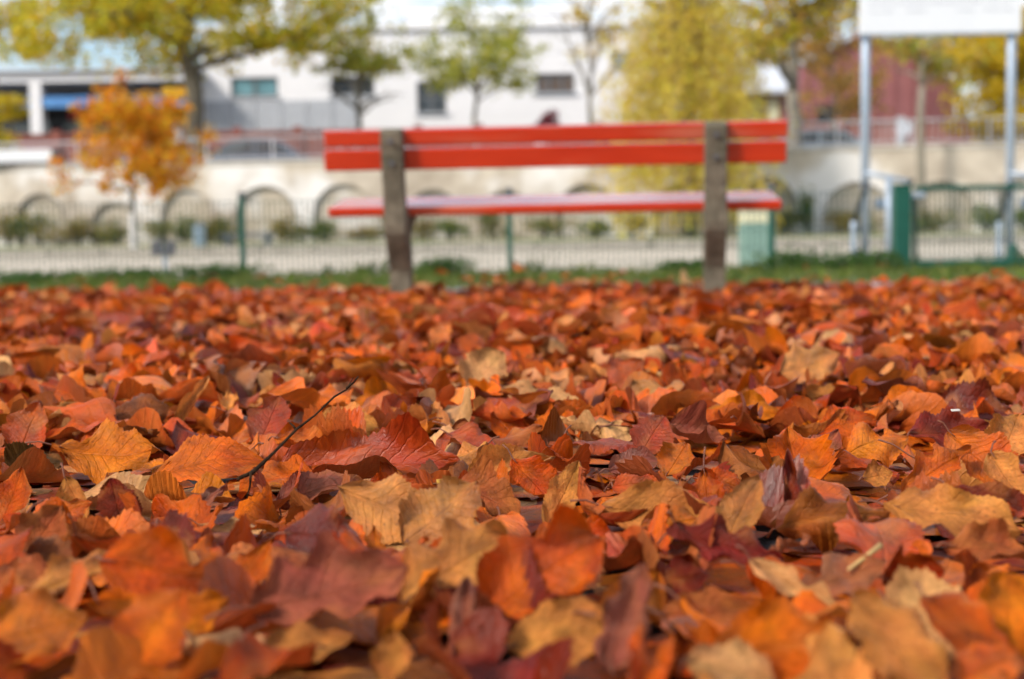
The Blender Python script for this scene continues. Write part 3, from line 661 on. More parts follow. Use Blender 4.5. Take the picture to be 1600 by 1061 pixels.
for i, (px, h, w, c, lb) in enumerate([
    (30, .75, 1.3, SH, 'green bush at the wall foot by the left edge'), (92, .5, 1.2, SHO, 'brownish low bush left of the orange tree'), (150, .42, .9, SHO, 'tiny brown-green bush left of the whitewashed trunk'),
    (250, .65, 1.0, SH+SHO, 'olive bush just right of the whitewashed trunk'), (285, .8, .8, SH, 'dark green bush left of the pale blue bin'), (505, .62, .8, SH, 'green bush at the wall under the bench left end'),
    (560, .4, .9, SHO, 'low olive bush right of the grey stone bench'), (700, .5, 1.0, SH, 'green bush at the wall under the bench seat, left of centre'), (850, .5, 1.2, SHO+SH, 'olive bush at the wall under the bench centre'), (930, .55, .9, SH, 'green bush left of the willow foot'),
    (1262, 1.3, .45, SH, 'tall narrow green climber on the wall right of the bench'), (1310, .55, .8, SHO, 'brown-green bush on the wall left of the sign post'), (1345, .5, .8, SHO+SH, 'olive bush on the wall behind the left sign post'), (1465, .55, .9, SHO+SH, 'olive bush behind the gate left half'), (1540, .62, .9, SH, 'green bush behind the gate right of the arch'), (1598, .55, .8, SH, 'green bush behind the gate at right edge'),
    (62, .95, .9, SH+SHO, 'tall green bush at left covering the foot of an arch'), (120, .8, .7, SHO, 'brown twiggy bush inside the arch left of the orange tree'), (345, .75, .7, SHO+SH, 'olive bush between the blue bin and the fence post'), (440, .7, .8, SHO, 'dry brown bush left of the bench end'), (610, .7, .6, SH+SHO, 'olive bush behind the left bench post'), (770, .8, .7, SHO+SH, 'tall olive bush left of the middle fence post'),
    (10, 1.0, 1.1, SHO, 'dry brown bush at the far left edge of the wall'), (178, .75, .8, SH+SHO, 'green and brown weeds left of the whitewashed trunk foot'), (325, .6, .7, SHO, 'dry weeds right behind the blue bin'), (470, .45, .9, SHO+SH, 'low dry weeds left of the bench left end'), (660, .55, .8, SHO, 'brown weeds right of the left bench post'), (985, .6, .9, SHO+SH, 'brown-green weeds at the left foot of the willow'), (1225, .6, .8, SHO+SH, 'olive weeds at the wall right of the cabinet')]):
    x = at(px, 360, 38).x; shrub(px, WALL(x)-.8-.3*(i % 2), .06, h, w, c, 100+i*3, lb)

# ------------------------------------------------------------------ things on the terrace
p = pt(309, 35.2, .02); bn = empty('litter_bin', p); tag(bn, 'pale blue litter bin standing right of the orange tree', 'bin')
MB().lathe(p, [(.12, .0), (.145, .05), (.15, .46), (.155, .48)], 16).build('body', M['binblue'], bn); MB().lathe((p[0], p[1], p[2]+.485), [(.165, 0), (.165, .04), (.08, .075), (.02, .085)], 16).build('lid', M['steel'], bn)
p = pt(386, 36.2, .03); sb = empty('stone_bench', p); tag(sb, 'low grey backless bench at the stone wall behind the green fence post', 'bench')
MB().box((p[0], p[1], .30), (1.35, .42, .09), bev=.015).build('seat', M['kerb'], sb)
for s in (-.5, .5): MB().box((p[0]+s, p[1], .14), (.14, .36, .23), bev=.01).build('leg', M['kerb'], sb)
# small twin-panel notice on a post, close behind the fence
p = pt(254, 15.0, -.155); ns = empty('twin_notice', p); tag(ns, 'small brown twin-panel notice on a short post behind the fence', 'sign')
zt = at(254, 388, 15).z; MB().tube([p, (p[0], p[1], zt+.02)], .022, 8).build('post', M['steel'], ns)
for s in (-1, 1): MB().box((p[0]+s*.07, p[1]-.03, zt), (.115, .02, .155), M=Matrix.Rotation(s*.15, 3, 'Y'), bev=.004).build('panel', M['greydark'], ns)
# utility cabinet behind the fence
p = pt(1182, 15.4, -.155); uc = empty('utility_cabinet', p); tag(uc, 'sage green cabinet with cream upper panel behind the bench right end', 'cabinet')
zt = at(1182, 326, 15.4).z; zm = at(1182, 349, 15.4).z; w = .36
MB().box((p[0], p[1], (p[2]+zm)/2), (w, .26, zm-p[2]), bev=.01).build('body', M['sage'], uc)
MB().box((p[0], p[1], (zm+zt)/2+.002), (w-.01, .25, zt-zm), bev=.01).build('upper_panel', M['cream'], uc)
MB().box((p[0], p[1], zt+.015), (w+.04, .3, .03), bev=.008).build('lid', M['sage'], uc)

# ------------------------------------------------------------------ sign board on two steel posts and the two exercise stations
SY = 15.6
def sign_board():
    xl, xr = at(1352, 200, SY).x, at(1579, 200, SY).x
    root = empty('sign_board', ((xl+xr)/2, SY, -.155)); tag(root, 'white information board on two tall galvanised posts', 'sign')
    zb = at(1466, 53, SY).z; H = 1.15; W = xr-xl+.16
    for x in (xl, xr): MB().tube([(x, SY, -.16), (x, SY, zb+H)], .048, 14).build('post', M['steel'], root, smooth=True)
    pn = MB().box(((xl+xr)/2-.006, SY-.075, zb+H/2), (W, .03, H), bev=.004).build('panel', M['signwhite'], root)
    MB().box(((xl+xr)/2-.006, SY-.06, zb-.012), (W, .05, .022)).build('bottom_frame', M['steel'], root)
    for x in (xl, xr):
        for dz in (.12, H-.15): MB().box((x, SY-.02, zb+dz), (.11, .11, .05), bev=.006).build('clamp', M['steel'], root)
    g = random.Random(4)         # faint rows of small print, too blurred in the photograph to read
    mb = MB()
    for r in range(7):
        x = xl+.03; z = zb+.225+r*.085
        while x < xr-.12:
            l = g.uniform(.03, .13)
            if r != 0 or g.random() < .8:
                k = int(l/.016)+1
                for j in range(k):
                    h = .014*g.choice((1, 1, 1.5)); mb.box((x+j*.016, SY-.0915, z+h/2), (.010, .002, h))
            x += l+.03
    tag(mb.build('small_print', M['print'], pn), kind='stuff')
sign_board()
def station(px, label):
    P = lambda x, y, d=0: at(x+px-1352, y, SY+d)
    root = empty('exercise_station', (P(1352, 400).x, SY, -.155)); tag(root, label, 'fitness station', 'exercise stations on the sign posts')
    MB().tube([P(1352, 270, -.05), P(1388, 277, -.05), P(1424, 284, -.05)], .026, 10).build('handle_bar', M['steel'], root, smooth=True)
    MB().tube([P(1420.5, 283.2, -.05), P(1426.5, 284.6, -.05)], .03, 10).build('grip', M['black'], root)
    a = P(1389, 279, -.05); MB().tube([a, (a.x, a.y, -.16)], .036, 10).build('support_post', M['steel'], root, smooth=True)
    MB().tube([P(1353, 284, -.12), P(1345, 312, -.14), P(1335, 346, -.16)], .027, 8).build('swing_arm', M['black'], root, smooth=True)
    b = P(1334, 346, -.16); MB().lathe((b.x, b.y, -.155), [(.05, 0), (.042, .05), (.036, b.z+.155-.1), (.045, b.z+.155-.06), (.036, b.z+.155)], 12).build('pedestal', M['steel'], root, smooth=True)
    c = P(1378, 318, .1); MB().box((c.x, c.y, c.z), (.16, .05, .12), bev=.01).build('plate', M['steel'], root)
station(1352, 'galvanised exercise station with black arm at the left sign post')
station(1579, 'galvanised exercise station with black arm at the right sign post')

# ------------------------------------------------------------------ green wire fence and gate
FY, FZ0, FZ1 = 13.2, -.16, .63
def wire_panel(x0, x1, z0, z1, y, step=.05, rr=.0038):
    mb = MB(); n = int((x1-x0)/step)
    for i in range(1, n):
        x = x0+(x1-x0)*i/n; mb.tube([(x, y, z0), (x, y, z1)], rr, 4, cap=False)
    for j in range(5):
        z = z0+.02+(z1-z0-.04)*j/4; mb.tube([(x0, y-.006, z), (x1, y-.006, z)], .0032, 4, cap=False)
    return mb
fx = [at(p, 400, FY).x for p in (-450, -35, 380, 797, 1205, 1393)]
fr_ = empty('wire_fence', (0, FY, FZ0)); tag(fr_, 'low green wire mesh fence with slim green posts behind the bench', 'fence')
for i, x in enumerate(fx[:-1]):
    MB().box((x, FY, (FZ0+FZ1)/2-.05), (.052, .06, FZ1-FZ0+.1), bev=.008).build('post', M['green'], fr_)
    MB().lathe((x, FY, FZ1), [(.034, 0), (.036, .02), (.026, .04), (.008, .048)], 10).build('post_cap', M['greydark'], fr_)
for i in range(len(fx)-1):
    tag(wire_panel(fx[i]+.03, fx[i+1]-.03, FZ0+.06, FZ1-.03, FY).build('wire_mesh', M['wire'], fr_), kind='stuff')
gp = empty('gate_post', (at(1407, 400, FY).x, FY, FZ0)); tag(gp, 'thick dark green square post at the hinge side of the gate', 'gate post')
gx = at(1407, 400, FY).x
MB().box((gx, FY-.02, (FZ0+FZ1)/2-.03), (.155, .15, FZ1-FZ0+.06), bev=.012).build('shaft', M['green'], gp)
MB().box((gx, FY-.02, FZ1+.012), (.165, .16, .018), bev=.006).build('cap', M['green'], gp)
gt = empty('wire_gate', (gx+.9, FY, FZ0)); tag(gt, 'green framed wire mesh gate at the right edge', 'gate')
g0, g1 = gx+.115, gx+1.75
for z, h in ((FZ1-.02, .045), (FZ0+.07, .075)): MB().box(((g0+g1)/2, FY, z), (g1-g0, .045, h), bev=.008).build('rail', M['green'], gt)
for x in (g0+.022, g1-.022): MB().box((x, FY, (FZ0+FZ1)/2+.005), (.044, .042, FZ1-FZ0-.16), bev=.006).build('stile', M['green'], gt)
tag(wire_panel(g0+.04, g1-.04, FZ0+.11, FZ1-.04, FY, .045, .0055).build('wire_mesh', M['wire'], gt), kind='stuff')
lc = at(1428, 306, FY); lo = MB().box((g0+.03, FY-.05, lc.z), (.13, .05, .055), bev=.01).build('latch', M['steel'], gt)
MB().tube([(g0+.06, FY-.06, lc.z), (g0+.06, FY-.12, lc.z), (g0+.0, FY-.12, lc.z)], .01, 8).build('handle', M['steel'], lo)
p = at(1583, 405, 14.0); wp = empty('green_peg', (p.x, 14, -.155)); tag(wp, 'short dark green stump post behind the gate at right', 'post')
MB().lathe((p.x, 14, -.16), [(.07, 0), (.065, .1), (.05, .2), (.02, .24)], 10).build('stump', M['green'], wp)

# ------------------------------------------------------------------ grass
def grass():
    g = np.random.default_rng(51); n = 26000
    x = g.uniform(-7.5, 7.5, n); t = g.random(n)**.9; y0 = 7.46-.10*x; y = y0+(13.75-y0)*t
    z = -.035+(-.15+.035)*(y-y0)/(13.9-y0)-.01
    patch = .6+.4*np.sin(x*1.7+1)*np.sin(y*1.3)
    patch = patch+.9*np.clip(np.sin(x*4.3+y*1.9)+np.sin(x*9.1-y*3.3), -1, 1.5)
    h = g.uniform(.018, .055, n)*np.clip(1+patch*.6, .35, 2.2); far = np.clip((y-12.2)/1.2, 0, 1); h *= 1+far*(.25+.7*np.clip(np.sin(x*1.1+2.2), 0, 1)+.5*np.clip(np.sin(x*2.9), 0, 1))
    a = g.uniform(0, 6.28, n); w = g.uniform(.003, .006, n)*(1+far); lean = g.normal(size=(n, 2))*.35*h[:, None]
    dx, dy = np.cos(a)*w, np.sin(a)*w
    V = np.stack([np.stack([x-dx, y-dy, z], 1), np.stack([x+dx, y+dy, z], 1), np.stack([x+dx*.7+lean[:, 0]*.4, y+dy*.7+lean[:, 1]*.4, z+h*.6], 1), np.stack([x+lean[:, 0], y+lean[:, 1], z+h], 1)], 1).reshape(-1, 3)
    pal = np.array([(.10, .15, .015), (.14, .19, .02), (.07, .11, .014), (.19, .19, .045)]); c = pal[g.integers(0, 4, n)]*g.uniform(.75, 1.25, (n, 1))
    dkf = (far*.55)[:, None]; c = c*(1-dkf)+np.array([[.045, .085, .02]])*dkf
    A = np.concatenate([np.repeat(c, 4, 0), np.ones((4*n, 1))], 1)
    o = raw_mesh('grass', V, np.arange(4*n).reshape(-1, 4), M['grass'], attrs={'lc': ('FLOAT_COLOR', A)}); tag(o, 'green grass on the strip between leaf carpet and fence', 'grass', kind='stuff')
grass()
for i, (px, Y, h, w, lb) in enumerate([(695, 12.9, .17, .5, 'dark leafy weed clump at the fence under the bench'), (1290, 12.8, .20, .95, 'wide dark weed clump at the fence left of the gate post'), (1365, 12.6, .17, .6, 'dark weed clump right beside the gate post'), (1225, 12.9, .16, .5, 'weed clump at the foot of the right fence post'),
        (330, 12.9, .15, .7, 'dark weed clump left of the left fence post'), (180, 12.9, .12, .8, 'low weed clump at the fence below the orange tree'), (40, 12.8, .11, .9, 'low weed clump at the fence by the left edge'), (1070, 12.9, .11, .5, 'low weed clump at the fence beside the right bench post')]):
    shrub(px, Y, -.14, h, w, DK, 200+i*3, lb, 'weeds', 'weed clumps along the fence', .05, 500)

# ------------------------------------------------------------------ the red bench
def bench():
    c = at(867, 455, 6.35); o = Vector((c.x, 6.35, -.03)); a = R(-5.2)
    ex = Vector((math.cos(a), math.sin(a), 0)); ey = Vector((-math.sin(a), math.cos(a), 0)); ez = Vector((0, 0, 1)); RM = Matrix((ex, ey, ez)).transposed()
    root = empty('park_bench', o); tag(root, 'red slatted park bench with two concrete supports seen from behind', 'bench')
    B0 = .03
    prof = [(.085, -.06), (.087, .125), (.070, .155), (-.008, .265), (-.027, .295), (-.034, .33), (-.036, .42), (-.052, .55), (-.078, .70), (-.083, .745), (-.070, .763), (-.030, .768), (-.022, .755),
            (.000, .62), (.022, .49), (.040, .425), (.070, .386), (.11, .376), (.135, .33), (.165, .20), (.178, .12), (.178, -.06)]
    arm = [(.10, .379), (.475, .420), (.49, .412), (.49, .390), (.36, .340), (.27, .295), (.20, .225), (.15, .17)]
    sup = []
    for s in (-.713, .713):
        mb = MB().prism(prof, o+ex*s, ey, ez, ex, .098)
        ob = mb.build('concrete_support', M['concrete'], root); md = ob.modifiers.new('bevel', 'BEVEL'); md.width = .009; md.segments = 2; md.limit_method = 'ANGLE'
        sup.append(ob)
        MB().prism(arm, o+ex*s, ey, ez, ex, .056).build('seat_bracket', M['concrete'], root)
    W = 2.055
    def plank(nm, yc, zc, w, th, tilt, dx=0, L=W):
        Rt = RM @ Matrix.Rotation(tilt, 3, 'X')
        g = MB(); g.box(o+ex*dx+ey*yc+ez*zc, (L, w, th), M=Rt, bev=.007); return g.build(nm, M['paint'], root)
    # back slats: thin axis along y (box: width=y is thickness here)
    ub = plank('back_slat', -.006, .728, .034, .076, R(9), .0); lb = plank('back_slat', .012, .632, .034, .096, R(9), -.004)
    for k in range(3): plank('seat_slat', .145+.137*k,   .408+.0178*k, .126, .044, R(7.4), -.014-.002*k, 2.048)
    for s in (-.713, .713):        # bolt heads holding the slats
        for (yy, zz) in ((-.084, .705), (-.062, .61)):
            pp = o+ex*s+ey*yy+ez*zz; MB().tube([pp, pp-ey*.012], .011, 8).build('bolt', M['greydark'], root)
bench()

# ------------------------------------------------------------------ fallen leaves
def leaves(n, nu, nv, q):
    """q: dict of (n,) arrays -> verts (n,nu*nv,3) in leaf space (x width, y length, z normal), uv"""
    u = np.linspace(0, 1, nu)[None, :, None]; v = np.linspace(-1, 1, nv)[None, None, :]
    A = {k: np.asarray(w, float).reshape(n, 1, 1) for k, w in q.items()}
    L = A['L']; hw = A['asp']*L*.5; pp = A['p']
    prof = np.sin(np.pi*np.clip(u, 0, 1)**pp)**A['q']*(1-.25*u*A['acu'])
    prof = np.maximum(prof, .02)
    ser = 1+A['ser']*(((u*A['nser']) % 1.0)-.5)
    lob = 1-A['lob']*(.5+.5*np.cos(u*2*np.pi*A['nlob']+A['ph']))*(u > .08)*(u < .97)
    side = np.where(v < 0, 1, -1)
    tear = 1-A['tear']*np.exp(-((u-A['tu'])/.09)**2)*(side*A['tsd'] > 0)
    wob = 1+.08*np.sin(u*9+A['ph']*3+side*1.3)+.05*np.sin(u*21+A['ph']*7+side)+.035*np.sin(u*37+A['ph']*11+side*2)
    edge = np.abs(v)**1.0
    ww = hw*prof*(1+(ser*lob*tear*wob-1)*edge)
    x = v*ww; y = (u-.5)*L+0*x
    s = np.abs(x); sg = np.sign(v)
    f = A['fold']*(1+.25*sg*A['asy']); cc = A['curl']*(1+.5*sg*A['asy'])
    ang = f+cc*s/np.maximum(hw, 1e-6)*.5
    x2 = sg*s*np.cos(ang); z = s*np.sin(ang)
    # ribs between side veins, crumpling
    tt = u*11-np.abs(v)*2.3
    z = z+A['rib']*L*np.sin(2*np.pi*tt)*np.clip(np.abs(v)*1.8, 0, 1)*np.clip((1.05-np.abs(v))*4, 0, 1)
    z = z+A['crm']*L*(np.sin(u*7+A['ph']*2+v*2.1)*np.sin(v*3.3+A['ph'])+.6*np.sin(u*15+v*4+A['ph']*5)+.45*np.sin(u*5.1-v*6.3+A['ph']*9))*np.clip(np.abs(v)+.25, 0, 1)
    z = z+A['crm']*L*1.2*np.sin(u*19+A['ph']*4+sg)*np.abs(v)**3
    z = z+A['ecu']*hw*prof*np.clip(np.abs(v)-.5, 0, 1)**2*4*(1+.9*np.sin(u*8+A['ph']*6+sg*1.7))
    # twist about the long axis
    tw = A['tw']*(u-.5); x3 = x2*np.cos(tw)-z*np.sin(tw); z3 = x2*np.sin(tw)+z*np.cos(tw)
    # bend along the length by integrating a curvature that may rise toward the tip
    uu = np.linspace(0, 1, nu)
    kap = A['bend'][:, :, 0]*(1+A['tip'][:, :, 0]*(uu[None, :]-.5)*2)
    th = np.cumsum(kap, 1)/nu; th = th-th[:, nu//2:nu//2+1]
    cy = np.cumsum(np.cos(th), 1)/nu*L[:, :, 0]; cz = np.cumsum(np.sin(th), 1)/nu*L[:, :, 0]
    cy -= cy.mean(1, keepdims=True); cz -= cz.mean(1, keepdims=True)
    th = th[:, :, None]; Y = cy[:, :, None]-z3*np.sin(th); Z = cz[:, :, None]+z3*np.cos(th)
    V = np.stack([x3+0*Y, Y, Z], -1).reshape(n, nu*nv, 3)
    V[..., 2] -= V[..., 2].mean(1, keepdims=True)
    UV = np.stack(np.broadcast_arrays(u+0*v, v+0*u), -1).reshape(1, nu*nv, 2)
    # stem curve: base of midrib, for the petiole
    mid = np.stack([0*cy, cy, cz], -1)
    return V, np.repeat(UV, n, 0), mid
def grid_faces(nu, nv):
    i, j = np.meshgrid(np.arange(nu-1), np.arange(nv-1), indexing='ij'); a = (i*nv+j).ravel()
    return np.stack([a, a+1, a+nv+1, a+nv], 1)
PAL = {'rust': (.54, .084, .0022), 'orange': (.67, .135, .003), 'deep red': (.20, .017, .002), 'tan': (.62, .245, .058), 'amber': (.66, .172, .006), 'brown': (.27, .075, .011), 'salmon': (.46, .125, .036),
       'mauve': (.33, .090, .052), 'maroon': (.20, .022, .011), 'cream': (.70, .37, .155), 'olive brown': (.14, .066, .018), 'chestnut': (.41, .050, .0025)}
PAL = {k: (c[0]*.93, c[1]*.84, c[2]*.75) for k, c in PAL.items()}
PN = list(PAL)
WT = np.array([.32, .25, .075, .095, .08, .04, .04, .008, .008, .025, .003, .12]); WT /= WT.sum()
def rand_params(n, g, size=.115, tidy=1.0):
    lob = np.where(g.random(n) < .22, g.uniform(.15, .5, n), 0)
    sgn = np.where(g.random(n) < .42, 1, -1)
    return dict(L=size*np.clip(g.normal(1, .27, n), .4, 1.7), asp=np.clip(g.normal(.7, .14, n), .42, 1.0), p=g.uniform(.74, 1.08, n), q=g.uniform(.62, .95, n), acu=g.uniform(0, 1.2, n), ser=g.uniform(.07, .2, n), nser=g.integers(17, 27, n),
        lob=lob, nlob=g.integers(2, 4, n), ph=g.uniform(0, 6.28, n), tear=np.where(g.random(n) < .4, g.uniform(.25, .8, n), 0), tu=g.uniform(.2, .85, n), tsd=np.where(g.random(n) < .5, 1, -1),
        fold=g.normal(.14, .36, n)*tidy, curl=g.normal(.2, .95, n)*tidy, asy=g.normal(0, .6, n), ecu=g.normal(.08, .30, n), rib=g.uniform(.001, .006, n), crm=g.uniform(.016, .056, n)*tidy, tw=g.normal(0, .8, n)*tidy, bend=sgn*np.minimum(1.4, g.gamma(2.0, .45, n))*tidy, tip=g.normal(.2, .6, n))
def pick_cols(n, g):
    k = g.choice(len(PN), n, p=WT); c = np.array([PAL[PN[i]] for i in k]); return k, c*g.uniform(.78, 1.22, (n, 1))*g.uniform(.92, 1.08, (n, 3))
def frames(az, tilt, taz):
    """rotation matrices: leaf turned az about z, then tilted by tilt about the horizontal axis at taz"""
    n = len(az); c, s = np.cos(az), np.sin(az); Z = np.zeros(n); O = np.ones(n)
    A = np.stack([np.stack([c, -s, Z], 1), np.stack([s, c, Z], 1), np.stack([Z, Z, O], 1)], 1)
    k = np.stack([np.cos(taz), np.sin(taz), Z], 1); ct, st = np.cos(tilt), np.sin(tilt)
    Kx = np.zeros((n, 3, 3)); Kx[:, 0, 1] = -k[:, 2]; Kx[:, 0, 2] = k[:, 1]; Kx[:, 1, 0] = k[:, 2]; Kx[:, 1, 2] = -k[:, 0]; Kx[:, 2, 0] = -k[:, 1]; Kx[:, 2, 1] = k[:, 0]
    B = np.eye(3)[None]+st[:, None, None]*Kx+(1-ct)[:, None, None]*(Kx@Kx)
    return B@A
def pile(x, y):        # gentle heaps of the carpet
    return .014*np.sin(x*2.3+.7)*np.sin(y*1.9+.4)+.011*np.sin(x*5.1+y*3.7)+.006*np.sin(y*7.3-x*2.2)

def carpet():
    Vs, Fs, Cs, Ps = [], [], [], []; off = 0
    g = np.random.default_rng(77)
    def band(y0, y1, dens, nu, nv, xm, layers, size, tilt, strewn=False, outer=False):
        nonlocal off
        for (z0, z1, frac, tl) in layers:
            # area inside the widening field of view plus a margin on both sides
            n = int(dens*frac*(y1-y0)*2*((.40*(y0+y1)/2)+xm))
            y = g.uniform(y0, y1, n); x = g.uniform(-1, 1, n)*(.40*y+xm)
            keep = (y > EDGE(x)+.1) if strewn else y < EDGE(x)+.08+.07*np.sin(x*3.1)+.05*np.sin(x*7.7+1)+.5*g.random(n)**5; keep = keep & (np.abs(x) > .38*y+.06) if outer else keep; x, y = x[keep], y[keep]; n = len(x)
            q = rand_params(n, g, size, tl)
            V, UV, _ = leaves(n, nu, nv, q)
            Rm = frames(g.uniform(0, 6.28, n), np.abs(g.normal(0, tilt*tl, n)), g.uniform(0, 6.28, n))
            W = np.einsum('nij,nkj->nki', Rm, V)
            z = g.uniform(z0, z1, n)+pile(x, y)*np.clip(1.25-y/6, .1, 1)
            if strewn: z = -.012-.115*(y-EDGE(x))/(13.9-EDGE(x))
            W += np.stack([x, y, z], 1)[:, None, :]
            lo = W[..., 2].min(1); lift = np.clip(-.050-lo, 0, .05)*.5; W[..., 2] += lift[:, None]
            np.maximum(W[..., 2], -.054, out=W[..., 2])
            top = 9 if strewn else (-.034 if y1 < 2.1 and not outer else   .028 if y1 < 5 else .004)+.5*pile(x, y)[:, None]; W[..., 2] = np.where(W[..., 2] > top, top+(W[..., 2]-top)*(.12 if y1 < 2.1 and not outer else .5), W[..., 2])
            k, c = pick_cols(n, g); m_ = nu*nv
            Vs.append(W.reshape(-1, 3)); Fs.append((grid_faces(nu, nv)[None]+(np.arange(n)*m_)[:, None, None]).reshape(-1, 4)+off); off += n*m_
            Cs.append(np.concatenate([np.repeat(c, m_, 0), np.ones((n*m_, 1))], 1))
            Ps.append(np.concatenate([UV.reshape(-1, 2), np.repeat(g.random(n), m_)[:, None]], 1))
    lowL = [(-.044, -.028, .5, .45), (-.026, -.006, .5, .75)]
    full = [(-.044, -.03, .34, .4), (-.03, -.012, .34, .8), (-.014, .008, .32, 1.15)]; farl = [(-.052, -.046, .34, .35), (-.046, -.040, .34, .6), (-.042, -.030, .32, 1.0)]
    band(.45, 2.05, 380, 13, 7, .5, lowL, .125, .35)
    band(.45, 2.0, 420, 13, 7, .75, full, .122, .36, outer=True)
    band(1.95, 3.0, 430, 17, 8, .5, full, .122, .36)
    band(3.0, 4.6, 430, 12, 6, .6, full, .124, .38)
    band(4.6, 8.2, 420, 8, 5, .7, farl, .122, .30)
    band(7.2, 12.8, 1.5, 8, 5, .7, [(0, 0, 1, .9)], .115, .4, True)
    o = raw_mesh('leaf_carpet', np.concatenate(Vs), np.concatenate(Fs), M['fallen'], attrs={'lc': ('FLOAT_COLOR', np.concatenate(Cs)), 'lp': ('FLOAT_VECTOR', np.concatenate(Ps))}, smooth=True)
    tag(o, 'thick carpet of rust orange and tan fallen leaves covering the path', 'leaves', kind='stuff')
carpet()

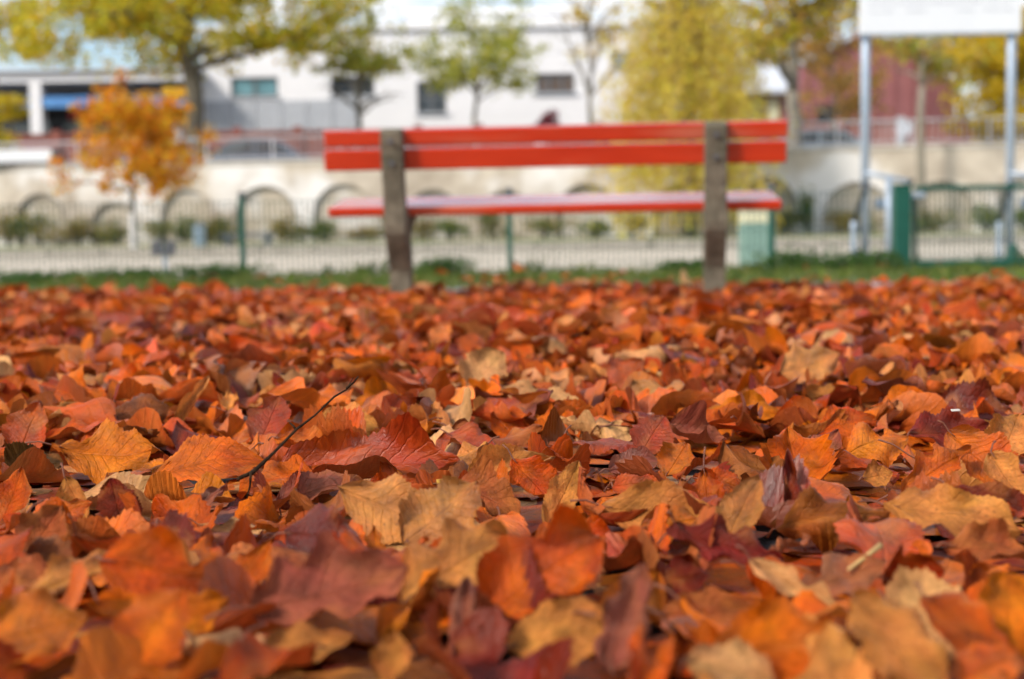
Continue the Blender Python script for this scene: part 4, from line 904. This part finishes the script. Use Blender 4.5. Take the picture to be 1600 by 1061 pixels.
# the leaves nearest the camera, one object each. Rows: px, py, length px, image angle, aspect, tilt deg, bend, fold, curl, colour, what it looks like
HERO = [
 (165, 706, 175, -6, .62, 38, .9, .1, .3, 'amber', 'crinkled amber leaf with ragged pale edge'), (325, 718, 185, 9, .50, 40, -1.0, .05, .3, 'orange', 'smooth arched orange leaf beside the twig foot'),
 (183, 785, 95, 105, .75, 62, .4, .25, .2, 'deep red', 'deep red upright leaf with dark midrib'), (298, 622, 105, 58, .42, 60, -.5, .6, 1.4, 'tan', 'pale rolled leaf standing up with pointed tip'),
 (220, 640, 92, 12, .9, 48, -.8, -.1, -.5, 'brown', 'tan-brown veined domed leaf'), (92, 645, 72, 38, .62, 50, .4, .5, .6, 'tan', 'small tan ribbed leaf with dark underside'),
 (128, 615, 120, -25, .6, 40, -.6, .1, .2, 'orange', 'bright rust orange leaf sloping right'), (45, 672, 90, 75, .75, 62, .3, .15, .2, 'rust', 'upright rust leaf at the left edge'),
 (52, 732, 92, 10, .7, 45, -.7, 0, .3, 'olive brown', 'dull olive brown leaf at left'), (118, 775, 88, -55, .55, 50, .9, .4, .9, 'tan', 'twisted tan leaf curling downward'),
 (18, 775, 95, 80, .6, 55, .4, .1, .5, 'rust', 'rust leaf cut by the left edge'), (66, 832, 105, 55, .7, 48, .9, .2, .8, 'salmon', 'salmon cupped leaf at left'),
 (312, 778, 105, 36, .34, 45, .3, .2, .3, 'mauve', 'narrow mauve leaf pointing up right'), (575, 712, 285, 2, .36, 42, -.35, .25, .5, 'chestnut', 'very long dark red leaf with pale lower half'),
 (757, 578, 88, 48, .85, 60, .3, .1, .3, 'cream', 'cream rounded leaf standing up in the middle distance'), (845, 618, 135, -12, .5, 30, .5, .2, .3, 'cream', 'pale flat leaf with pointed right end'),
 (880, 598, 90, 28, .35, 40, .8, .2, .5, 'tan', 'narrow pale upcurved leaf'), (545, 662, 115, -8, .62, 45, -1.1, -.1, -.5, 'tan', 'tan arched leaf with brown hollow'), (590, 630, 85, 20, .6, 42, -.6, .1, .2, 'amber', 'amber ruffled leaf right of the twig tip'),
 (500, 750, 140, 14, .46, 36, -.5, .1, .3, 'mauve', 'mauve pink leaf left of the tan crumpled leaf'), (600, 748, 130, 16, .36, 34, .4, .2, .4, 'rust', 'rust sliver leaf under the long dark leaf'),
 (610, 785, 190, -20, .55, 52, .5, -.3, .3, 'tan', 'large crumpled tan leaf with pointed left tail'), (690, 795, 150, 40, .75, 50, .3, -.35, .4, 'tan', 'tan folded leaf with bright facets'), (700, 818, 160, 4, .35, 40, .2, .1, .3, 'cream', 'pale tan ledge-like leaf edge'),
 (762, 762, 110, -30, .7, 40, -.7, .1, .4, 'salmon', 'salmon leaf below a dark hollow'), (790, 722, 175, 17, .36, 45, -.8, .3, .7, 'tan', 'long tan leaf with sunlit upper rim'), (505, 838, 130, -8, .85, 60, -.6, .1, .3, 'deep red', 'broad dark red leaf in shade'),
 (1003, 752, 100, 0, .62, 52, -.7, .1, .3, 'rust', 'oval rust orange leaf in the middle'), (1020, 680, 78, 55, .8, 58, -.5, .1, .2, 'chestnut', 'rounded chestnut leaf with dark toothed rim'), (993, 722, 90, 8, .55, 35, -.5, .1, .2, 'mauve', 'smooth grey-mauve leaf with pale midrib'),
 (1028, 795, 190, -3, .52, 62, .6, .15, .8, 'tan', 'ragged upright tan leaf with amber heart'), (1045, 815, 95, 10, .62, 60, .3, .2, .3, 'amber', 'amber ribbed leaf in front of the ragged tan leaf'), (1158, 800, 140, 58, .62, 58, .7, .3, .8, 'tan', 'tall tan ribbed leaf curling over'),
 (1232, 768, 130, 88, .34, 72, .4, .6, .9, 'deep red', 'narrow dark red leaf standing on edge'), (1057, 714, 62, 60, .8, 52, .2, .3, .2, 'amber', 'small yellow-tan triangular leaf'), (1092, 678, 100, -20, .6, 48, .9, .4, .9, 'mauve', 'grey-pink cupped leaf around a dark hollow'),
 (1128, 752, 92, -14, .5, 42, -.6, .1, .2, 'rust', 'rust leaf with pointed right end'), (1482, 662, 135, 6, .62, 48, .7, .1, .5, 'maroon', 'maroon leaf with a small white fleck on it'), (1512, 628, 140, -4, .5, 55, -.7, .2, .4, 'maroon', 'ribbed dark maroon leaf behind the flecked leaf'),
 (1372, 690, 122, 12, .62, 45, -1.1, -.1, -.3, 'amber', 'arched amber leaf with toothed edge'), (1465, 742, 150, 28, .52, 48, -.4, .2, .3, 'orange', 'glowing orange leaf slanting upward'), (1535, 725, 135, -42, .66, 50, .3, .2, .3, 'orange', 'orange leaf sloping down to the right'),
 (1325, 658, 115, 10, .6, 42, -.7, .1, .3, 'rust', 'broad rust leaf behind the amber arch'), (1285, 702, 90, 40, .62, 45, .4, .2, .5, 'mauve', 'grey-violet shiny leaf left of the amber arch'), (1580, 668, 85, 60, .8, 50, -.4, .1, .3, 'tan', 'tan ribbed leaf cut by the right edge'),  # the mauve leaf's sky sheen is put into its base colour
 (1290, 605, 105, -8, .4, 40, .9, .3, .9, 'tan', 'tan leaf with jagged lower rim'), (1372, 746, 52, 10, .8, 55, .3, .1, .2, 'tan', 'tiny pale tan leaf scrap'), (1490, 818, 215, -10, .58, 30, -.5, .1, .3, 'tan', 'wide tan leaf with mauve patches at right'),
 (1300, 815, 190, 5, .45, 38, -.8, .1, .4, 'brown', 'brown arching leaf over a dark hollow'), (1440, 603, 55, 10, .6, 30, .3, .1, .2, 'amber', 'small yellowish leaf in the right distance'), (1575, 760, 100, -60, .55, 45, .3, .4, .5, 'tan', 'folded cream-tan leaf at the right edge'), (1560, 805, 150, -25, .4, 35, -.4, .2, .4, 'deep red', 'dark leaf sloping to the right edge'),
 (268, 912, 235, -16, .56, 58, -1.0, .05, .3, 'rust', 'large arched rust brown leaf lower left'), (238, 1005, 165, 58, .72, 58, -.3, .1, .3, 'orange', 'salmon-orange broad leaf at the bottom'), (45, 1010, 185, 12, .66, 52, -.4, .1, .3, 'amber', 'mottled amber leaf in the lower left corner'),
 (108, 920, 180, 27, .38, 45, -.5, .3, .7, 'tan', 'long folded tan leaf lower left'), (38, 918, 115, 5, .6, 45, -.6, .1, .2, 'salmon', 'salmon pink leaf at the left edge'), (282, 848, 120, -25, .66, 50, -.8, .1, .4, 'deep red', 'dark red leaf in front of the asphalt gap'),
 (362, 818, 120, -6, .32, 35, .4, .1, .3, 'cream', 'pale ragged leaf edge by the asphalt gap'), (105, 875, 150, 0, .5, 45, -.5, .1, .3, 'brown', 'brown leaf behind the folded tan leaf'), (300, 985, 140, 30, .6, 50, -.4, .1, .3, 'amber', 'amber brown leaf beneath the rust arch'),
 (515, 935, 265, 14, .68, 48, .5, .15, .7, 'mauve', 'large mauve pink leaf with pointed lobes'), (715, 890, 215, 28, .58, 50, -.7, .1, .3, 'tan', 'big tan toothed leaf in the lower middle'), (508, 888, 90, 40, .5, 45, .3, .2, .4, 'amber', 'tan-amber leaf behind the mauve lobed leaf'),
 (478, 1028, 165, 10, .42, 40, .5, .2, .5, 'tan', 'pale tan leaf curled at the bottom left of centre'), (725, 985, 150, 86, .42, 68, .3, .4, .7, 'mauve', 'narrow brown-mauve upright leaf'), (612, 1045, 90, 80, .66, 55, .3, .2, .3, 'tan', 'small pale leaf at the bottom edge'),
 (395, 900, 110, 60, .5, 45, .6, .2, .5, 'orange', 'orange leaf tip left of the mauve lobed leaf'), (585, 850, 70, 95, .6, 55, .3, .2, .3, 'amber', 'small amber upright leaf behind the mauve lobes'), (850, 900, 230, 36, .60, 55, -.8, .05, .3, 'rust', 'large rust brown leaf right of centre'),
 (978, 968, 190, 62, .58, 52, .7, .35, .8, 'mauve', 'purple mauve leaf with raised wing'), (880, 1000, 195, 8, .56, 45, -.5, .1, .3, 'tan', 'wide tan leaf in the bottom middle'), (1065, 905, 90, 10, .9, 62, -.3, .1, .2, 'deep red', 'square dark red leaf in the lower middle'),
 (1135, 852, 185, -20, .55, 45, .7, .35, .5, 'maroon', 'magenta red leaf with two raised corners'), (1222, 1008, 250, 8, .60, 56, -.6, .05, .3, 'orange', 'large orange rust leaf at the bottom'), (1140, 1048, 150, -12, .6, 45, -.5, .1, .2, 'cream', 'pale pink and cream leaf at the bottom edge'),
 (1105, 958, 170, 2, .42, 35, .3, .1, .3, 'salmon', 'salmon violet leaf behind the orange rust leaf'), (1405, 1005, 205, -50, .62, 50, -.4, .15, .3, 'tan', 'big pinkish tan leaf with raised midrib'), (1315, 905, 160, 18, .56, 45, .4, .15, .4, 'salmon', 'salmon red leaf with yellow stem'),
 (1245, 918, 165, -30, .36, 45, .4, .2, .5, 'cream', 'grey cream leaf edge above the orange rust leaf'), (1428, 905, 110, 10, .75, 52, .9, .2, 1.0, 'chestnut', 'dark red leaf with a hole'), (1580, 960, 150, 75, .7, 50, -.3, .1, .3, 'amber', 'amber leaf at the lower right edge'),
 (1515, 980, 170, -42, .5, 46, -.3, .1, .3, 'rust', 'rust leaf sloping to the lower right'), (1545, 870, 130, -5, .6, 35, -.4, .1, .3, 'salmon', 'salmon mauve leaf at right'), (1540, 1040, 140, 20, .6, 48, -.4, .1, .3, 'orange', 'orange leaf in the lower right corner'),
 (90, 800, 110, 20, .6, 42, -.5, .1, .3, 'orange', 'orange leaf left of the deep red upright leaf'), (420, 655, 85, 70, .7, 50, .3, .2, .3, 'chestnut', 'chestnut leaf left of the twig'), (470, 690, 90, -20, .6, 42, -.5, .1, .2, 'orange', 'orange leaf behind the twig'),
 (880, 760, 120, 62, .5, 48, .5, .4, .6, 'tan', 'grey tan folded leaf right of the tan pair'), (835, 740, 100, -50, .6, 45, .4, .2, .4, 'rust', 'rust leaf with ribbed surface'), (900, 840, 150, 4, .5, 40, -.5, .1, .3, 'rust', 'rust leaf in front of the ragged tan leaf'),
 (1165, 640, 120, 3, .55, 38, -.6, .1, .2, 'amber', 'amber orange flat leaf at mid distance'), (1075, 615, 90, 0, .6, 40, -.5, .1, .2, 'orange', 'orange leaf at mid distance right of centre'), (1265, 560, 110, 15, .66, 50, .4, .2, .4, 'tan', 'pale tan leaf bunch in the right distance'),
 (975, 575, 85, 40, .6, 50, .3, .2, .3, 'rust', 'rust leaf standing at mid distance under the bench'), (350, 590, 90, 8, .6, 42, -.6, .1, .3, 'chestnut', 'chestnut leaf far left of the twig tip'), (690, 522, 45, 60, .8, 55, .2, .2, .2, 'amber', 'bright yellow-orange leaf in the far carpet'),
]
def hero_leaves():
    g = np.random.default_rng(123)
    rows = []
    for (px, py, Lp, ang, asp, tl, bend, fold, curl, col, lab) in HERO:
        t = R(tl); a = R(ang); zc = .02
        for _ in range(3):
            c = on_plane(px, py, zc); el = math.atan2(CAMH-zc, c.y); s = math.sin(t+el)
            d = c.y; ppm = FPX/d
            b = math.atan2(math.sin(a)/s, math.cos(a)); L = Lp/ppm*math.hypot(math.cos(a), math.sin(a)/s)
            L = min(L, .30)
            vert = (abs(math.sin(b))*L+abs(math.cos(b))*L*asp)*math.sin(t)*.5
            zc = -.014+vert*.85
        rows.append((c, L, asp, t, b, bend, fold, curl, col, lab, True))
    # fill in between them
    pts = [(r[0].x, r[0].y) for r in rows]; tries = 0; want = 300-len(rows)
    while len(rows) < 300 and tries < 20000:
        tries += 1; px = g.uniform(-40, 1640); py = 545+(1090-545)*g.random()**.80
        c = on_plane(px, py, .0); md = .030+.008*c.y
        if any((c.x-x)**2+((c.y-y)*.7)**2 < md*md for x, y in pts): continue
        pts.append((c.x, c.y)); k = g.choice(len(PN), p=WT)
        c = Vector((c.x, c.y, g.uniform(-.018, .006)))
        rows.append((c, .116*float(np.clip(g.normal(1, .22), .5, 1.4)), float(np.clip(g.normal(.7, .14), .42, 1.0)), min(.5, abs(g.normal(.10, .2))), g.uniform(-3.14, 3.14), float(np.where(g.random() < .4, 1, -1)*min(1.25, g.gamma(2, .42))), g.normal(.12, .28), float(np.clip(g.normal(.2, .8), -1.2, 1.2)), PN[k], None, False))
    n = len(rows); nu, nv = 61, 11
    q = rand_params(n, g)
    hero = np.array([r[10] for r in rows]); nh = len(HERO)
    q['L'] = np.array([r[1] for r in rows]); q['asp'] = np.array([r[2]*(1.1 if r[10] else 1) for r in rows]); q['bend'] = np.array([r[5] for r in rows]); q['fold'] = np.array([r[6] for r in rows]); q['curl'] = np.array([r[7] for r in rows])
    q['tw'] = np.where(hero, g.normal(0, .25, n), q['tw']); q['lob'] = np.where(hero, 0, q['lob']); q['asy'] = np.where(hero, g.normal(0, .35, n), q['asy'])
    for i, r in enumerate(rows):
        if r[9] and ('lobes' in r[9] or 'two raised corners' in r[9] or 'wing' in r[9]): q['lob'][i] = .42; q['nlob'][i] = 3
        if r[9] and 'ragged' in r[9]: q['tear'][i] = .6; q['crm'][i] = .035
        if r[9] and 'smooth' in r[9]: q['tear'][i] = 0; q['crm'][i] = .008
        if r[9] and ('ribbed' in r[9] or 'crinkled' in r[9] or 'veined' in r[9]): q['rib'][i] = .010
        if r[9] and 'hole' in r[9]: q['crm'][i] = .03
    V, UV, mid = leaves(n, nu, nv, q); faces = grid_faces(nu, nv)
    used = {}; m_ = nu*nv
    for i, (c, L, asp, t, b, bend, fold, curl, col, lab, h) in enumerate(rows):
        if h:
            yaw_ = g.normal(0, .12); e1 = Vector((math.cos(yaw_), math.sin(yaw_), 0)); e0 = Vector((-math.sin(yaw_), math.cos(yaw_), 0)); e2 = e0*math.cos(t)+Vector((0, 0, 1))*math.sin(t)
            ya = e1*math.cos(b)+e2*math.sin(b); zz = e1.cross(e2); xa = ya.cross(zz)
            Rm = np.array([xa, ya, zz]).T
        else:
            Rm = frames(np.array([b]), np.array([t]), np.array([g.uniform(0, 6.28)]))[0]
        W = V[i]@Rm.T; pos = Vector(c)
        pos.z += float(pile(pos.x, pos.y))*.6
        lo = pos.z+W[:, 2].min()
        if lo < -.046: W[:, 2] = np.where(pos.z+W[:, 2] < -.046, -.046-pos.z+(W[:, 2]+pos.z+.046)*.05, W[:, 2])
        zr = W[:, 2].max()-W[:, 2].min(); cap = .11 if h else .072
        if zr > cap: W[:, 2] = (W[:, 2]-W[:, 2].min())*cap/zr+W[:, 2].min()
        cc = np.array(PAL[col])*g.uniform(.88, 1.14)
        A = np.concatenate([np.repeat(cc[None], m_, 0), np.ones((m_, 1))], 1); P_ = np.concatenate([UV[i], np.full((m_, 1), g.random())], 1)
        o = raw_mesh('fallen_leaf', W+np.array(pos), faces, M['fallen'], loc=pos, attrs={'lc': ('FLOAT_COLOR', A), 'lp': ('FLOAT_VECTOR', P_)}, smooth=True)
        if lab is None:
            px, py = proj(pos)
            cols_ = [(120, 'at the left edge'), (270, 'well left of the twig'), (400, 'beside the twig foot'), (520, 'right of the twig'), (610, 'just left under the left bench post'), (700, 'just right under the left bench post'), (790, 'left under the bench middle'), (880, 'right under the bench middle'), (980, 'under the bench right half'), (1080, 'just left under the right bench post'), (1170, 'just right under the right bench post'), (1280, 'under the bench right end'), (1380, 'under the left sign post'), (1500, 'left of the right sign post'), (9999, 'at the right edge')]
            cp = next(w for lim, w in cols_ if px < lim)
            rp_ = next(w for lim, w in [(600, 'far in the carpet'), (650, 'at mid carpet'), (710, 'behind the sharp band'), (780, 'in the sharp band'), (860, 'in the lower carpet'), (960, 'in the near foreground'), (99999, 'along the bottom edge')] if py < lim)
            pose = 'rolled' if abs(curl) > 1.0 else 'folded' if abs(fold) > .38 else 'tilted' if t > .5 else 'upcurved' if bend > .9 else 'arched' if bend < -.9 else 'flattish'
            shape = 'lobed ' if q['lob'][i] > 0 else 'torn ' if q['tear'][i] > .45 else ''
            size = 'large ' if L > .125 else 'small ' if L < .092 else ''
            lab = f'{size}{shape}{pose} {col} leaf {cp}, {rp_}'
            if len(lab.split()) > 16: lab = f'{size}{pose} {col} leaf {cp}, {rp_}'
        if lab in used:        # two look-alikes in one place: tell them apart by depth
            o2 = used[lab]; near, far_ = (o, o2) if o.location.y < o2.location.y else (o2, o)
            near['label'] = lab.replace(' leaf ', ' leaf, nearer of two, ').replace('just ', '').replace('flattish ', ''); far_['label'] = lab.replace(' leaf ', ' leaf, farther of two, ').replace('just ', '').replace('flattish ', '')
            tag(o, None, 'leaf', 'fallen leaves in the foreground')
        else:
            used[lab] = o; tag(o, lab, 'leaf', 'fallen leaves in the foreground')
        # petiole with the lower midrib as a part of its own
        mp = (mid[i]@Rm.T)+np.array(pos)
        k0 = mp[1]; dirv = mp[1]-mp[6]; dirv = dirv/max(1e-6, np.linalg.norm(dirv)); e = k0+dirv*L*.2+np.array([g.normal()*.006, g.normal()*.006, g.normal()*.004]); e[2] = max(e[2], -.04)
        MB().tube([mp[7], mp[3], k0, (k0+e)/2+np.array([0, 0, .003]), e], [.0005, .0007, .0009, .0009, .0012], 5).build('leaf_stem', M['petiole'], o, smooth=True)
hero_leaves()

# ------------------------------------------------------------------ small things lying in the leaves
def stick(name, pix, Ys, rad, mt, label, cat, fork=None):
    pts = [at(px, py, Y) for (px, py), Y in zip(pix, Ys)]
    root = empty(name, pts[0]); tag(root, label, cat)
    MB().tube(pts, rad, 7).build('shaft', mt, root, smooth=True)
    for (a, b, Y) in (fork or []):
        MB().tube([at(*a, Y), at((a[0]+b[0])/2+2, (a[1]+b[1])/2, Y), at(*b, Y)], [.0016, .0012, .0008], 5).build('side_shoot', mt, root, smooth=True)
stick('twig', [(372, 748), (395, 738), (428, 707), (464, 670), (492, 649), (522, 620), (541, 609), (552, 590)], [1.42, 1.44, 1.47, 1.5, 1.52, 1.54, 1.56, 1.57], [.0021, .0024, .0016, .0015, .0011, .0012, .0008, .0004], M['twig'],
      'thin dark twig sticking up out of the leaves left of centre', 'twig', [((392, 738), (386, 778), 1.43), ((541, 607), (560, 588), 1.56), ((462, 672), (452, 660), 1.5)])
stick('straw_stalk', [(750, 948), (770, 972), (797, 996)], [.98, .975, .97], [.0020, .0022, .0014], M['straw'], 'pale yellow stalk lying in the near leaves below the bench', 'stalk')
stick('leaf_stalk', [(1325, 890), (1350, 872), (1376, 852)], [1.05, 1.06, 1.07], [.0012, .0018, .0026], M['straw'], 'yellow leaf stalk on the salmon red leaf at right', 'stalk')
def chip(name, px, py, Y, d, label, cat, mt, rz=.2):
    p = at(px, py, Y); o = MB().box(p, d, M=Matrix.Rotation(rz, 3, 'Z')@Matrix.Rotation(.5, 3, 'X'), bev=min(d)*.3).build(name, mt, loc=p); tag(o, label, cat)
chip('white_fleck', 1493, 641, 1.62, (.011, .004, .0015), 'tiny white fleck on the maroon leaf at right', 'fleck', M['chip'])
chip('yellow_scrap', 692, 752, 1.46, (.013, .007, .0015), 'small bright yellow leaf scrap behind the tan crumpled leaf', 'leaf scrap', M['scrap'])
p = at(853, 449, 6.9); o = MB().lathe(p-Vector((0, 0, .02)), [(.006, 0), (.018, .006), (.021, .02), (.016, .033), (.005, .038)], 10).build('white_pebble', M['chip'], loc=p-Vector((0, 0, .02)), smooth=True)
tag(o, 'small white pebble at the far edge of the leaves under the bench', 'pebble')
